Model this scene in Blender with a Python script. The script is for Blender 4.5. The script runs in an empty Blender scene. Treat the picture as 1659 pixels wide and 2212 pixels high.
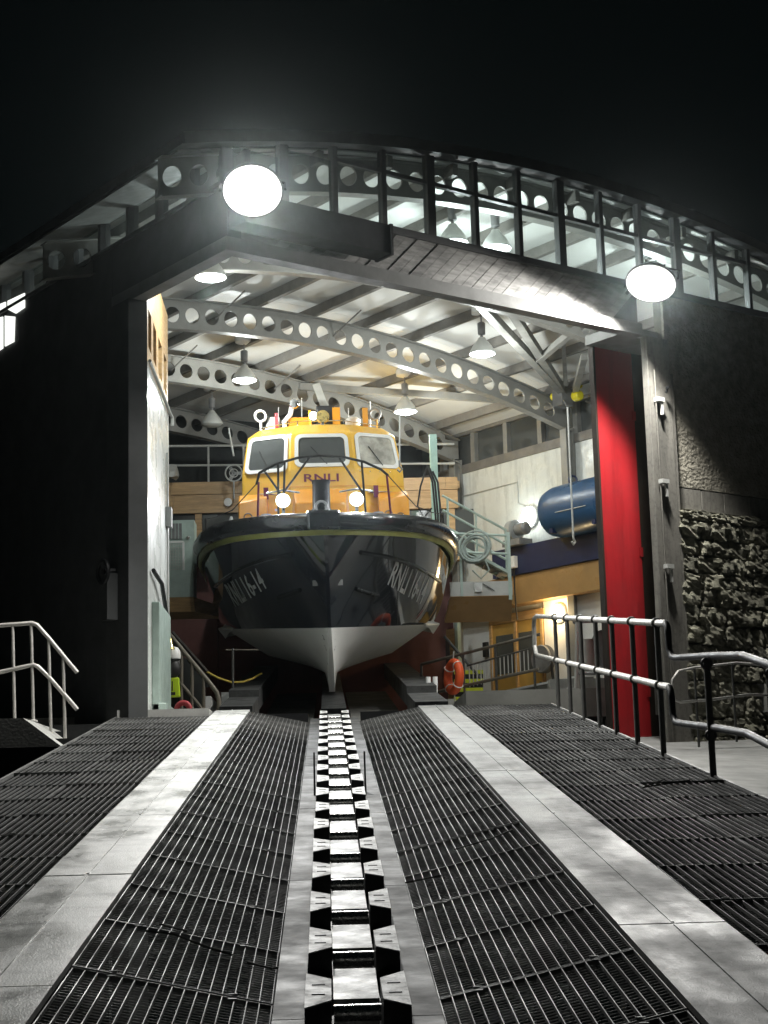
import bpy, math, random
from mathutils import Vector as Vec, Matrix
from mathutils.bvhtree import BVHTree
from mathutils import noise as mnoise
random.seed(11)
scene = bpy.context.scene
COL = scene.collection

# ------------------------------------------------------------------ camera
CAM = Vec((0.0, 0.0, 1.6128))
RX = Vec((0.9991748, -0.0308598, -0.0264074))
UPV = Vec((0.0204831, -0.1785835, 0.9837115))
FW = Vec((0.0350731, 0.9834407, 0.1778040))
cd = bpy.data.cameras.new('camera')
cam = bpy.data.objects.new('camera', cd)
COL.objects.link(cam)
m = Matrix.Identity(4)
for i in range(3):
    m[i][0], m[i][1], m[i][2], m[i][3] = RX[i], UPV[i], -FW[i], CAM[i]
cam.matrix_world = m
cd.sensor_fit = 'HORIZONTAL'; cd.sensor_width = 36.0
cd.lens = 36.0 * 3720 / 1659
cd.clip_start = 0.05; cd.clip_end = 1200
scene.camera = cam

# ------------------------------------------------------------------ night sky
w = bpy.data.worlds.new('World'); scene.world = w; w.use_nodes = True
wn = w.node_tree.nodes; wl = w.node_tree.links
bg = wn['Background']
sky = wn.new('ShaderNodeTexSky'); sky.sky_type = 'NISHITA'; sky.sun_disc = False
sky.sun_elevation = math.radians(-7.0); sky.sun_rotation = math.radians(160)
mixc = wn.new('ShaderNodeMix'); mixc.data_type = 'RGBA'; mixc.inputs['Factor'].default_value = 0.92
mixc.inputs['B'].default_value = (0.011, 0.019, 0.020, 1)
wl.new(sky.outputs['Color'], mixc.inputs['A'])
wl.new(mixc.outputs['Result'], bg.inputs['Color'])
bg.inputs['Strength'].default_value = 0.11
vs = scene.view_settings
vs.view_transform = 'Standard'; vs.look = 'None'; vs.gamma = 1.0; vs.exposure = 0.0
vs.use_curve_mapping = False
FLOOD_W = 3400.0      # each big floodlight, spot watts
PEND_W = 205.0        # each lit pendant

# ------------------------------------------------------------------ frames
TS = 0.1268342; SEL = 0.1261606
K = Vec((-1.2233, 23.3552, 0.0)); U = Vec((-0.573355, 0.819307, 0)); V = Vec((0.822794, 0.56834, 0)); Zv = Vec((0, 0, 1))
V = Vec((U.y, -U.x, 0))
SX = 0.10                                  # slipway centre line


def B(a, b, z): return K + V * a + U * b + Zv * z
def ray(u, v): return RX * ((u - 829.5) / 3720) + UPV * (-(v - 1106) / 3720) + FW
def atY(u, v, Y):
    d = ray(u, v); return CAM + d * ((Y - CAM.y) / d.y)
def atZ(u, v, z):
    d = ray(u, v); return CAM + d * ((z - CAM.z) / d.z)
def atP(u, v, P, n):
    d = ray(u, v); return CAM + d * ((P - CAM).dot(n) / d.dot(n))
def arc(a): return 11.22 - 0.0185 * (a - 6.6) ** 2       # underside of the roof beams
def zs(x, y):                                            # slipway surface
    d = abs(x - SX)
    if d > 1.29: o = 0.0
    elif d > 0.37: o = -0.2 * (1.29 - d) / 0.92
    else: o = -0.2
    return y * TS + o
def lerp(tab, x):
    if x <= tab[0][0]: return tab[0][1]
    for (x0, y0), (x1, y1) in zip(tab, tab[1:]):
        if x <= x1: return y0 + (y1 - y0) * (x - x0) / (x1 - x0)
    return tab[-1][1]

# ------------------------------------------------------------------ mesh builder
ORG = {}


class MB:
    def __init__(s): s.v = []; s.f = []
    def add(s, vs_, fs):
        o = len(s.v); s.v += [Vec(p) for p in vs_]; s.f += [tuple(i + o for i in f) for f in fs]; return s
    def hexa(s, p):
        return s.add(p, [(0, 3, 2, 1), (4, 5, 6, 7), (0, 1, 5, 4), (1, 2, 6, 5), (2, 3, 7, 6), (3, 0, 4, 7)])
    def obox(s, c, ex, ey, ez):
        c, ex, ey, ez = Vec(c), Vec(ex), Vec(ey), Vec(ez)
        return s.hexa([c - ex - ey - ez, c + ex - ey - ez, c + ex + ey - ez, c - ex + ey - ez,
                       c - ex - ey + ez, c + ex - ey + ez, c + ex + ey + ez, c - ex + ey + ez])
    def box(s, x0, x1, y0, y1, z0, z1):
        return s.hexa([(x0, y0, z0), (x1, y0, z0), (x1, y1, z0), (x0, y1, z0), (x0, y0, z1), (x1, y0, z1), (x1, y1, z1), (x0, y1, z1)])
    def bb(s, a0, a1, b0, b1, z0, z1):
        return s.hexa([B(a0, b0, z0), B(a1, b0, z0), B(a1, b1, z0), B(a0, b1, z0), B(a0, b0, z1), B(a1, b0, z1), B(a1, b1, z1), B(a0, b1, z1)])
    def beam(s, p, q, wd, h, up=(0, 0, 1)):
        p, q = Vec(p), Vec(q); d = (q - p); L = d.length; d.normalize()
        sd = d.cross(Vec(up)).normalized(); u2 = sd.cross(d)
        return s.obox((p + q) / 2, d * (L / 2), sd * (wd / 2), u2 * (h / 2))
    def tube(s, pts, r, n=8, rs=None):
        pts = [Vec(p) for p in pts]; o = len(s.v); prev = None
        for i, p in enumerate(pts):
            if i == 0: d = pts[1] - p
            elif i == len(pts) - 1: d = p - pts[i - 1]
            else: d = (pts[i + 1] - p).normalized() + (p - pts[i - 1]).normalized()
            d.normalize()
            if prev is None:
                e = d.cross(Vec((0, 0, 1)) if abs(d.z) < .9 else Vec((1, 0, 0))).normalized()
            else:
                e = (prev - d * prev.dot(d)).normalized()
            prev = e; g = d.cross(e); rr = rs[i] if rs else r
            for k in range(n):
                t = 2 * math.pi * k / n
                s.v.append(p + e * (rr * math.cos(t)) + g * (rr * math.sin(t)))
        for i in range(len(pts) - 1):
            for k in range(n):
                a = o + i * n + k; b = o + i * n + (k + 1) % n
                s.f.append((a, b, b + n, a + n))
        s.f.append(tuple(o + k for k in range(n))[::-1]); s.f.append(tuple(o + (len(pts) - 1) * n + k for k in range(n)))
        return s
    def lathe(s, prof, c, ax=(0, 0, 1), n=20, cap=(True, True)):
        c = Vec(c); ax = Vec(ax).normalized()
        e = ax.cross(Vec((1, 0, 0)) if abs(ax.x) < .9 else Vec((0, 1, 0))).normalized(); g = ax.cross(e); o = len(s.v)
        for r, h in prof:
            for k in range(n):
                t = 2 * math.pi * k / n
                s.v.append(c + ax * h + e * (r * math.cos(t)) + g * (r * math.sin(t)))
        for i in range(len(prof) - 1):
            for k in range(n):
                a = o + i * n + k; b = o + i * n + (k + 1) % n
                s.f.append((a, b, b + n, a + n))
        if cap[0] and prof[0][0] > 1e-4: s.f.append(tuple(o + k for k in range(n))[::-1])
        if cap[1] and prof[-1][0] > 1e-4: s.f.append(tuple(o + (len(prof) - 1) * n + k for k in range(n)))
        return s
    def prism(s, poly, vec):
        n = len(poly); vec = Vec(vec); poly = [Vec(p) for p in poly]
        return s.add(poly + [p + vec for p in poly], [tuple(range(n))[::-1], tuple(range(n, 2 * n))] + [(i, (i + 1) % n, (i + 1) % n + n, i + n) for i in range(n)])
    def torus(s, c, R_, r, e, g, n=32, k=10):
        c, e, g = Vec(c), Vec(e).normalized(), Vec(g).normalized(); nn = e.cross(g); o = len(s.v)
        for i in range(n):
            t = 2 * math.pi * i / n; d = e * math.cos(t) + g * math.sin(t)
            for j in range(k):
                q = 2 * math.pi * j / k
                s.v.append(c + d * (R_ + r * math.cos(q)) + nn * (r * math.sin(q)))
        for i in range(n):
            for j in range(k):
                s.f.append((o + i * k + j, o + ((i + 1) % n) * k + j, o + ((i + 1) % n) * k + (j + 1) % k, o + i * k + (j + 1) % k))
        return s
    def build(s, name, mat, parent=None, smooth=False, loc=None, bevel=0):
        org = ORG[parent.name] if parent else Vec(loc or (0, 0, 0))
        me = bpy.data.meshes.new(name)
        me.from_pydata([tuple(p - org) for p in s.v], [], s.f); me.update()
        ob = bpy.data.objects.new(name, me); COL.objects.link(ob)
        me.materials.append(mat)
        if smooth:
            for p in me.polygons: p.use_smooth = True
            try: me.set_sharp_from_angle(angle=math.radians(38))
            except Exception: pass
        if parent: ob.parent = parent
        else: ob.location = org
        ORG[ob.name] = org
        if bevel:
            bm_ = ob.modifiers.new('bevel', 'BEVEL'); bm_.width = bevel; bm_.segments = 2; bm_.limit_method = 'ANGLE'
        return ob


def tag(o, label=None, cat=None, group=None, kind=None):
    if label: o['label'] = label
    if cat: o['category'] = cat
    if group: o['group'] = group
    if kind: o['kind'] = kind
    return o
def thing(name, label, cat, loc, group=None):
    o = bpy.data.objects.new(name, None); COL.objects.link(o); o.location = loc; o.empty_display_size = .2
    ORG[o.name] = Vec(loc); return tag(o, label, cat, group)
def inst(o, delta, parent=None):
    c = o.copy(); COL.objects.link(c); c.parent = parent or o.parent
    c.location = Vec(o.location) + Vec(delta); ORG[c.name] = ORG[o.name]; return c
def lettering(txt, size=1.0):
    cu = bpy.data.curves.new('lettering', 'FONT'); cu.body = txt; cu.size = size; cu.resolution_u = 3; cu.offset = .018
    ob = bpy.data.objects.new('lettering_source', cu); COL.objects.link(ob)
    dg = bpy.context.evaluated_depsgraph_get()
    me = bpy.data.meshes.new_from_object(ob.evaluated_get(dg))
    vs_ = [v.co.copy() for v in me.vertices]; fs = [tuple(p.vertices) for p in me.polygons]
    bpy.data.objects.remove(ob); bpy.data.meshes.remove(me); bpy.data.curves.remove(cu)
    x0 = min(v.x for v in vs_); x1 = max(v.x for v in vs_); y0 = min(v.y for v in vs_); y1 = max(v.y for v in vs_)
    return [((v.x - x0) / (x1 - x0), (v.y - y0) / (y1 - y0)) for v in vs_], fs

# ------------------------------------------------------------------ materials
def mat(name, col, rough=.5, metal=0.0, amt=.25, scale=3.0, bump=0.0, bscale=None, coat=0.0, spec=.5, stretch=None, col2=None, rvar=.12, detail=5, dirt=None, objvar=0.0):
    mt = bpy.data.materials.new(name); mt.use_nodes = True
    n, l = mt.node_tree.nodes, mt.node_tree.links
    p = n['Principled BSDF']
    tc = n.new('ShaderNodeTexCoord'); src = tc.outputs['Object']
    if stretch:
        mp = n.new('ShaderNodeMapping'); mp.inputs['Scale'].default_value = stretch; l.new(src, mp.inputs['Vector']); src = mp.outputs['Vector']
    nz = n.new('ShaderNodeTexNoise'); nz.inputs['Scale'].default_value = scale; nz.inputs['Detail'].default_value = detail; nz.inputs['Roughness'].default_value = .62
    l.new(src, nz.inputs['Vector'])
    rp = n.new('ShaderNodeValToRGB')
    c2 = col2 or [c * (1 - amt) for c in col]; c1 = [min(1, c * (1 + amt * .5)) for c in col]
    rp.color_ramp.elements[0].position = .33; rp.color_ramp.elements[1].position = .68
    rp.color_ramp.elements[0].color = (*c2, 1); rp.color_ramp.elements[1].color = (*c1, 1)
    l.new(nz.outputs['Fac'], rp.inputs['Fac']); cout = rp.outputs['Color']
    for (ds, dst, dam, lo, hi) in (dirt or ()):
        m2 = n.new('ShaderNodeMapping'); m2.inputs['Scale'].default_value = dst; l.new(tc.outputs['Object'], m2.inputs['Vector'])
        n2 = n.new('ShaderNodeTexNoise'); n2.inputs['Scale'].default_value = ds; n2.inputs['Detail'].default_value = 7; n2.inputs['Roughness'].default_value = .7; l.new(m2.outputs['Vector'], n2.inputs['Vector'])
        r2 = n.new('ShaderNodeMapRange'); r2.inputs['From Min'].default_value = lo; r2.inputs['From Max'].default_value = hi; r2.inputs['To Min'].default_value = 1 - dam; r2.inputs['To Max'].default_value = 1.0; l.new(n2.outputs['Fac'], r2.inputs['Value'])
        mxx = n.new('ShaderNodeMix'); mxx.data_type = 'RGBA'; mxx.blend_type = 'MULTIPLY'; mxx.inputs['Factor'].default_value = 1; l.new(cout, mxx.inputs['A']); l.new(r2.outputs['Result'], mxx.inputs['B']); cout = mxx.outputs['Result']
    if objvar:
        oi = n.new('ShaderNodeObjectInfo'); r3 = n.new('ShaderNodeMapRange'); r3.inputs['To Min'].default_value = 1 - objvar; r3.inputs['To Max'].default_value = 1.0; l.new(oi.outputs['Random'], r3.inputs['Value'])
        mo = n.new('ShaderNodeMix'); mo.data_type = 'RGBA'; mo.blend_type = 'MULTIPLY'; mo.inputs['Factor'].default_value = 1; l.new(cout, mo.inputs['A']); l.new(r3.outputs['Result'], mo.inputs['B']); cout = mo.outputs['Result']
    l.new(cout, p.inputs['Base Color'])
    mr = n.new('ShaderNodeMapRange'); mr.inputs['From Min'].default_value = .3; mr.inputs['From Max'].default_value = .7
    mr.inputs['To Min'].default_value = max(.02, rough + rvar); mr.inputs['To Max'].default_value = max(.02, rough - rvar)
    l.new(nz.outputs['Fac'], mr.inputs['Value']); l.new(mr.outputs['Result'], p.inputs['Roughness'])
    p.inputs['Metallic'].default_value = metal; p.inputs['Specular IOR Level'].default_value = spec; p.inputs['Coat Weight'].default_value = coat
    p.inputs['Coat Roughness'].default_value = .04
    if bump:
        nb = n.new('ShaderNodeTexNoise'); nb.inputs['Scale'].default_value = bscale or scale * 4; nb.inputs['Detail'].default_value = 6
        l.new(src, nb.inputs['Vector'])
        bp = n.new('ShaderNodeBump'); bp.inputs['Strength'].default_value = 1.0; bp.inputs['Distance'].default_value = bump
        l.new(nb.outputs['Fac'], bp.inputs['Height']); l.new(bp.outputs['Normal'], p.inputs['Normal'])
    return mt
def emit(name, col, strength):
    mt = bpy.data.materials.new(name); mt.use_nodes = True; p = mt.node_tree.nodes['Principled BSDF']
    p.inputs['Base Color'].default_value = (.8, .8, .8, 1); p.inputs['Emission Color'].default_value = (*col, 1); p.inputs['Emission Strength'].default_value = strength
    return mt
def glassmat(name, tint=(.9, .95, .95), refl=.1):
    mt = bpy.data.materials.new(name); mt.use_nodes = True; n, l = mt.node_tree.nodes, mt.node_tree.links
    n.remove(n['Principled BSDF'])
    t = n.new('ShaderNodeBsdfTransparent'); t.inputs[0].default_value = (*tint, 1)
    g = n.new('ShaderNodeBsdfGlossy'); g.inputs['Roughness'].default_value = .03
    mx = n.new('ShaderNodeMixShader'); mx.inputs[0].default_value = refl * .5; l.new(t.outputs[0], mx.inputs[1]); l.new(g.outputs[0], mx.inputs[2])
    df = n.new('ShaderNodeBsdfDiffuse'); df.inputs[0].default_value = (.6, .6, .58, 1); m2 = n.new('ShaderNodeMixShader'); m2.inputs[0].default_value = .10
    l.new(mx.outputs[0], m2.inputs[1]); l.new(df.outputs[0], m2.inputs[2]); l.new(m2.outputs[0], n['Material Output'].inputs['Surface']); return mt

M = {}
M['sea'] = mat('dark_water', (.004, .006, .007), .25, 0, .3, .5, .05, 1.2)
M['galv'] = mat('galvanised_grating', (.21, .212, .204), .6, .15, .6, 2.2, objvar=.45)
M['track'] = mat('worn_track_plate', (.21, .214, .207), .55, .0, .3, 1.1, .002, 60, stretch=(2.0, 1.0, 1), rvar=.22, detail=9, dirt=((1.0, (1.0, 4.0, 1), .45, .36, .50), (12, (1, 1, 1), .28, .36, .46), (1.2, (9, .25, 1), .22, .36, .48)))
M['track_glare'] = mat('glare_track_plate', (.68, .69, .67), .36, .05, .25, 1.1, .002, 60, stretch=(2.0, 1.0, 1), rvar=.22, detail=9, dirt=((1.0, (1.0, 4.0, 1), .45, .36, .50), (12, (1, 1, 1), .28, .36, .46), (1.2, (9, .25, 1), .22, .36, .48)))  # worn left plates whitened: lamp glare painted into the colour
M['keelpl'] = mat('keel_side_plate', (.065, .066, .065), .65, .0, .35, 3, .001, 30, spec=.25, dirt=((1.5, (2, 5, 1), .4, .4, .55), (10, (1, 1, 1), .3, .4, .5)))
M['block'] = mat('white_guide_block', (.66, .665, .645), .6, 0, .2, 7, spec=.4, objvar=.35, dirt=((7, (1, 1, 1), .45, .36, .5), (30, (1, 1, 1), .3, .4, .5)))
M['plate'] = mat('worn_keel_plate', (.56, .565, .55), .5, .05, .3, 5, .001, 60, spec=.45, objvar=.4, dirt=((4, (1, 1, 1), .55, .36, .5), (22, (1, 1, 1), .3, .4, .5)))
M['roller'] = mat('steel_roller', (.6, .6, .58), .28, .85, .4, 40, .002, 90)
M['blackst'] = mat('black_steel', (.012, .013, .014), .5, .2, .3, 6)
M['dkbeam'] = mat('tarred_timber', (.008, .009, .009), .95, 0, .3, 4)
M['conc'] = mat('pale_concrete', (.34, .34, .32), .8, 0, .22, 2, .004, 30)
M['conc_dk'] = mat('weathered_concrete', (.20, .20, .19), .85, 0, .3, 1.5, .006, 20)
M['pillar'] = mat('cement_render', (.20, .19, .165), .8, 0, .25, 1.3, .003, 25, stretch=(1, 1, .35), dirt=((1.2, (4, 4, .4), .4, .38, .52), (14, (1, 1, 1), .25, .4, .5)))
M['rough'] = mat('roughcast_render', (.27, .25, .20), .95, 0, .35, 6, .05, 16)
M['stone'] = mat('rubble_granite', (.27, .26, .20), .9, 0, .3, 7, .014, 30, col2=(.19, .185, .135), objvar=.5)
M['mortar'] = mat('dark_mortar', (.10, .097, .078), .95, 0, .3, 6, .01, 20)
M['dkwall'] = mat('slate_wall', (.050, .053, .055), .8, 0, .2, 2)
M['jamb'] = mat('grey_jamb', (.045, .048, .048), .6, 0, .2, 2)
M['roof'] = mat('dark_roof', (.03, .032, .034), .7, 0, .2, 2)
M['ceil'] = mat('white_ceiling', (.72, .72, .69), .6, 0, .06, 1.2, objvar=.08)
M['beam'] = mat('grey_beam_paint', (.24, .235, .215), .45, 0, .15, 3)
M['purl'] = mat('dark_purlin', (.17, .16, .145), .6, 0, .2, 3)
M['mull'] = mat('grey_mullion', (.10, .10, .10), .5, .1, .2, 3)
M['board'] = mat('silvered_larch', (.36, .35, .33), .6, 0, .5, 3, .002, 40, stretch=(1, 1, 4), objvar=.35)
M['fascia'] = mat('grey_fascia', (.19, .19, .18), .6, 0, .2, 3)
M['red'] = mat('red_door_paint', (.36, .016, .020), .45, 0, .12, 2, dirt=((1.2, (3, 3, .3), .22, .38, .5),))
M['brown'] = mat('dark_brown_frame', (.020, .013, .008), .6, 0, .2, 3)
M['white'] = mat('white_wall_gloss', (.68, .70, .67), .30, 0, .10, 1.5, .016, 4.0, coat=.2, dirt=((1.3, (3, 3, .5), .22, .38, .52),))
M['whitep'] = mat('white_paint', (.78, .78, .76), .4, 0, .06, 3)
M['maroon'] = mat('maroon_wall', (.16, .056, .046), .6, 0, .2, 1.5)
M['timber'] = mat('honey_timber', (.52, .33, .15), .5, 0, .25, 2.5, .001, 20, stretch=(1, 1, 9))
M['tandoor'] = mat('tan_door', (.48, .29, .07), .45, 0, .15, 3)
M['tanfas'] = mat('tan_fascia_board', (.42, .25, .10), .35, 0, .15, 2)
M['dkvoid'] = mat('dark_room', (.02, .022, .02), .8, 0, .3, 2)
M['mint'] = mat('pale_green_steel', (.42, .52, .47), .45, .1, .15, 4)
M['cyan'] = mat('sea_green_post', (.36, .55, .48), .5, 0, .15, 4)
M['lgrey'] = mat('light_grey_steel', (.52, .52, .49), .5, .1, .12, 4)
M['floor'] = mat('grey_floor_paint', (.22, .22, .20), .45, 0, .25, 1.5)
M['pit'] = mat('pit_concrete', (.13, .128, .118), .8, 0, .3, 2)
M['blue'] = mat('blue_tank_paint', (.022, .075, .17), .35, 0, .12, 2)
M['navy'] = mat('navy_beam_paint', (.012, .022, .075), .4, 0, .15, 3)
M['motor'] = mat('grey_cast_iron', (.22, .22, .22), .6, .2, .2, 5)
M['orange_ring'] = mat('orange_foam', (.75, .10, .02), .55, 0, .12, 6)
M['pink'] = mat('faded_red_plastic', (.5, .05, .06), .5, 0, .15, 6)
M['tape'] = mat('reflective_tape', (.75, .75, .70), .3, .3, .1, 6)
M['yrope'] = mat('yellow_rope', (.45, .34, .06), .8, 0, .2, 30)
M['hivis'] = mat('hi_vis_yellow', (.55, .75, .02), .6, 0, .12, 5)
M['brass'] = mat('brass', (.75, .58, .22), .28, .9, .15, 8)
M['yellow'] = mat('yellow_enamel', (.72, .62, .02), .4, 0, .1, 5)
M['hazy'] = mat('hazard_yellow', (.55, .60, .03), .5, 0, .1, 5)
M['rail'] = mat('galvanised_tube', (.54, .525, .49), .42, .25, .30, 7)
M['railpost'] = mat('silhouette_post', (.09, .09, .085), .5, .2, .3, 7)  # darkened so posts read as silhouettes; unlit side painted into the colour
M['stairrail'] = mat('brown_steel', (.16, .14, .11), .55, .2, .2, 5)
M['pole'] = mat('black_rubber', (.010, .011, .013), .35, 0, .2, 4, spec=.6)
M['hull'] = mat('navy_gelcoat', (.008, .012, .020), .08, 0, .15, 1.2, coat=1.0, rvar=.02)
M['boot'] = mat('white_bottom_paint', (.84, .85, .82), .45, 0, .06, 1.5)
M['rub'] = mat('black_fender_rubber', (.012, .013, .015), .24, 0, .2, 5, coat=.5, rvar=.06)
M['stripe'] = mat('dull_green_stripe', (.34, .37, .09), .4, 0, .15, 3)
M['cabin'] = mat('orange_cabin_gelcoat', (.82, .48, .06), .30, 0, .07, 1.5, coat=.4, rvar=.05)
M['cabin2'] = mat('deep_orange_panel', (.78, .33, .018), .32, 0, .07, 1.5, coat=.3, rvar=.05)
M['letr'] = mat('dark_red_letter', (.16, .015, .06), .5, 0, .08, 5)
M['letw'] = mat('grey_white_letter', (.62, .64, .63), .5, 0, .08, 5)
M['deck'] = mat('grey_deck', (.30, .33, .33), .7, 0, .15, 4)
M['chrome'] = mat('polished_steel', (.7, .7, .68), .15, 1.0, .1, 6)
M['pane_dk'] = mat('wheelhouse_glass', (.075, .08, .078), .05, 0, .2, 1.0, coat=1, rvar=.02)
M['pane_lt'] = mat('lit_look_glass', (.50, .48, .42), .12, 0, .5, 3.0, coat=1, rvar=.05)  # pale copy of the wheelhouse glass, lit look painted into its colour
M['shade'] = mat('lamp_shade', (.62, .63, .60), .35, .3, .1, 5)
M['grey'] = mat('mid_grey_plastic', (.33, .34, .33), .5, 0, .12, 5)
M['cable'] = mat('black_cable', (.015, .014, .013), .6, 0, .2, 9)
M['coil'] = mat('grey_green_hose', (.34, .40, .37), .6, 0, .2, 9)
M['seaweed'] = mat('dry_weed', (.03, .03, .025), .8, 0, .4, 20)
M['glass'] = glassmat('clear_glass')
M['E_pend'] = emit('lit_lamp_bowl', (.95, .98, 1.0), 9)
M['E_deck'] = emit('deck_lamp_lens', (.93, .96, 1.0), 40)
M['E_warm'] = emit('warm_bulkhead_glass', (1, .80, .45), 12)
M['E_cool'] = emit('cool_glow_glass', (.90, 1, .97), 14)
M['E_win'] = emit('lit_window', (.97, 1, .93), 1.3)

def lens_emit(name, col, core, R_):
    mt = emit(name, col, 1.0); n, l = mt.node_tree.nodes, mt.node_tree.links
    tc = n.new('ShaderNodeTexCoord'); vl = n.new('ShaderNodeVectorMath'); vl.operation = 'LENGTH'; l.new(tc.outputs['Object'], vl.inputs[0])
    mr = n.new('ShaderNodeMapRange'); mr.inputs['From Min'].default_value = R_; mr.inputs['From Max'].default_value = 0.0; mr.inputs['To Min'].default_value = .0; mr.inputs['To Max'].default_value = 1.0; l.new(vl.outputs['Value'], mr.inputs['Value'])
    pw = n.new('ShaderNodeMath'); pw.operation = 'POWER'; pw.inputs[1].default_value = 3.2; l.new(mr.outputs['Result'], pw.inputs[0])
    ml = n.new('ShaderNodeMath'); ml.operation = 'MULTIPLY_ADD'; ml.inputs[1].default_value = core; ml.inputs[2].default_value = 1.0; l.new(pw.outputs[0], ml.inputs[0]); l.new(ml.outputs[0], n['Principled BSDF'].inputs['Emission Strength'])
    return mt
M['E_flood'] = lens_emit('floodlight_lens_glow', (1, .99, .95), 90, .43)

def lamp(name, kind, loc, power, parent, col=(1, 1, 1), radius=.1, target=None, angle=120, blend=.3):
    ld = bpy.data.lights.new(name, kind); ld.energy = power; ld.color = col
    if kind in ('SPOT', 'POINT'): ld.shadow_soft_size = radius
    if kind == 'SPOT': ld.spot_size = math.radians(angle); ld.spot_blend = blend
    o = bpy.data.objects.new(name, ld); COL.objects.link(o); o.parent = parent; o.location = Vec(loc) - ORG[parent.name]
    if target is not None: o.rotation_euler = (Vec(target) - Vec(loc)).to_track_quat('-Z', 'Y').to_euler()
    return o

# =================================================================== SETTING
sea = MB().box(-140, 140, -80, 220, -5.2, -5.0).build('sea', M['sea']); tag(sea, kind='structure')

# ---- slipway: one root structure, all pieces are its parts
Y0, Y1 = 4.6, 26.4
slipway = MB()
for sx in (-3.05, -1.55, -.45, .45, 1.55, 3.15):       # bearers under the deck
    x = SX + sx
    slipway.hexa([(x - .09, 2, zs(x, 2) - .5), (x + .09, 2, zs(x, 2) - .5), (x + .09, Y1, zs(x, Y1) - .5), (x - .09, Y1, zs(x, Y1) - .5),
                  (x - .09, 2, zs(x, 2) - .14), (x + .09, 2, zs(x, 2) - .14), (x + .09, Y1, zs(x, Y1) - .14), (x - .09, Y1, zs(x, Y1) - .14)])
slipway = slipway.build('slipway', M['dkbeam'], loc=(0, 0, 0)); tag(slipway, kind='structure')

PL = 1.15
def grating(x0, x1, name='grating'):
    g = MB(); sl = 1 if x1 > SX else -1
    n = max(2, round((x1 - x0) / .056)); y0, y1 = 0.0, PL - .006
    def P(x, y, dz): return (x, y, zs(x, y) - zs(SX + 2, 0) + dz)
    def bar(x, t, h0, h1, ya, yb):
        g.hexa([P(x - t, ya, h0), P(x + t, ya, h0), P(x + t, yb, h0), P(x - t, yb, h0), P(x - t, ya, h1), P(x + t, ya, h1), P(x + t, yb, h1), P(x - t, yb, h1)])
    for i in range(n + 1):
        x = x0 + .004 + (x1 - x0 - .008) * i / n
        bar(x, .0021, -.018, 0, y0, y1)
    def rod(y, t, h0, h1):
        g.hexa([P(x0, y - t, h0), P(x1, y - t, h0), P(x1, y + t, h0), P(x0, y + t, h0), P(x0, y - t, h1), P(x1, y - t, h1), P(x1, y + t, h1), P(x0, y + t, h1)])
    rod(y0 + .006, .0024, -.03, .001); rod(y1 - .006, .0024, -.03, .001)
    for j in range(1, 24): rod(PL * j / 24, .0008, -.020, -.015)
    for cx in (x0 + (x1 - x0) * .2, x0 + (x1 - x0) * .8):
        for cy in (.03, PL - .04): z_ = zs(cx, cy) - zs(SX + 2, 0); g.box(cx - .02, cx + .02, cy - .012, cy + .012, z_ - .004, z_ + .005)
    o = g.build(name, M['galv'], slipway); return o
strips = [(SX + .375, SX + 1.275), (SX - 1.275, SX - .375), (SX + 1.825, SX + 2.57), (SX + 2.575, SX + 3.31), (SX - 2.52, SX - 1.825), (SX - 3.2, SX - 2.525)]
npan = int((Y1 - Y0) / PL)
for (x0, x1) in strips:
    o = grating(x0, x1); o.location = (0, Y0, Y0 * TS)
    for j in range(1, npan + 1):
        dz = random.uniform(-.003, .003)
        c = inst(o, (0, j * PL, j * PL * TS + dz))
        c.rotation_euler = (random.uniform(-.0035, .0035), random.uniform(-.003, .003), random.uniform(-.002, .002))

def slab(x0, x1, y0, y1, top, th, name, mt, par=slipway, bevel=0):
    g = MB(); g.hexa([(x0, y0, zs(x0, y0) + top - th), (x1, y0, zs(x1, y0) + top - th), (x1, y1, zs(x1, y1) + top - th), (x0, y1, zs(x0, y1) + top - th),
                      (x0, y0, zs(x0, y0) + top), (x1, y0, zs(x1, y0) + top), (x1, y1, zs(x1, y1) + top), (x0, y1, zs(x0, y1) + top)])
    return g.build(name, mt, par, bevel=bevel)
for s, cuts in ((1, [4.6, 8.55, 12.9, 16.2, 20.1, 23.2, 26.6]), (-1, [4.6, 7.6, 10.6, 13.5, 17.2, 20.4, 23.4, 26.6])):
    for y0, y1 in zip(cuts, cuts[1:]):
        xa, xb = SX + s * 1.292, SX + s * 1.815
        slab(min(xa, xb), max(xa, xb), y0 + .006, y1 - .006, .012 + random.uniform(-.004, .004), .03, 'track_plate', M['track'] if s > 0 else M['track_glare'])
        xm = SX + s * 1.56
        slab(xm - .008, xm + .008, y0 + .02, y1 - .03, .018, .01, 'weld_seam', M['track'] if s > 0 else M['track_glare'])
for s, cuts in ((1, [4.6, 7.55, 10.9, 14.6, 18.4, 22.4, 26.6]), (-1, [4.6, 7.55, 11.2, 15.0, 18.9, 22.6, 26.6])):
    for y0, y1 in zip(cuts, cuts[1:]):
        xa, xb = SX + s * .222, SX + s * .362
        slab(min(xa, xb), max(xa, xb), y0 + .006, y1 - .006, .05, .04, 'keel_plate', M['keelpl'])
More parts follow.
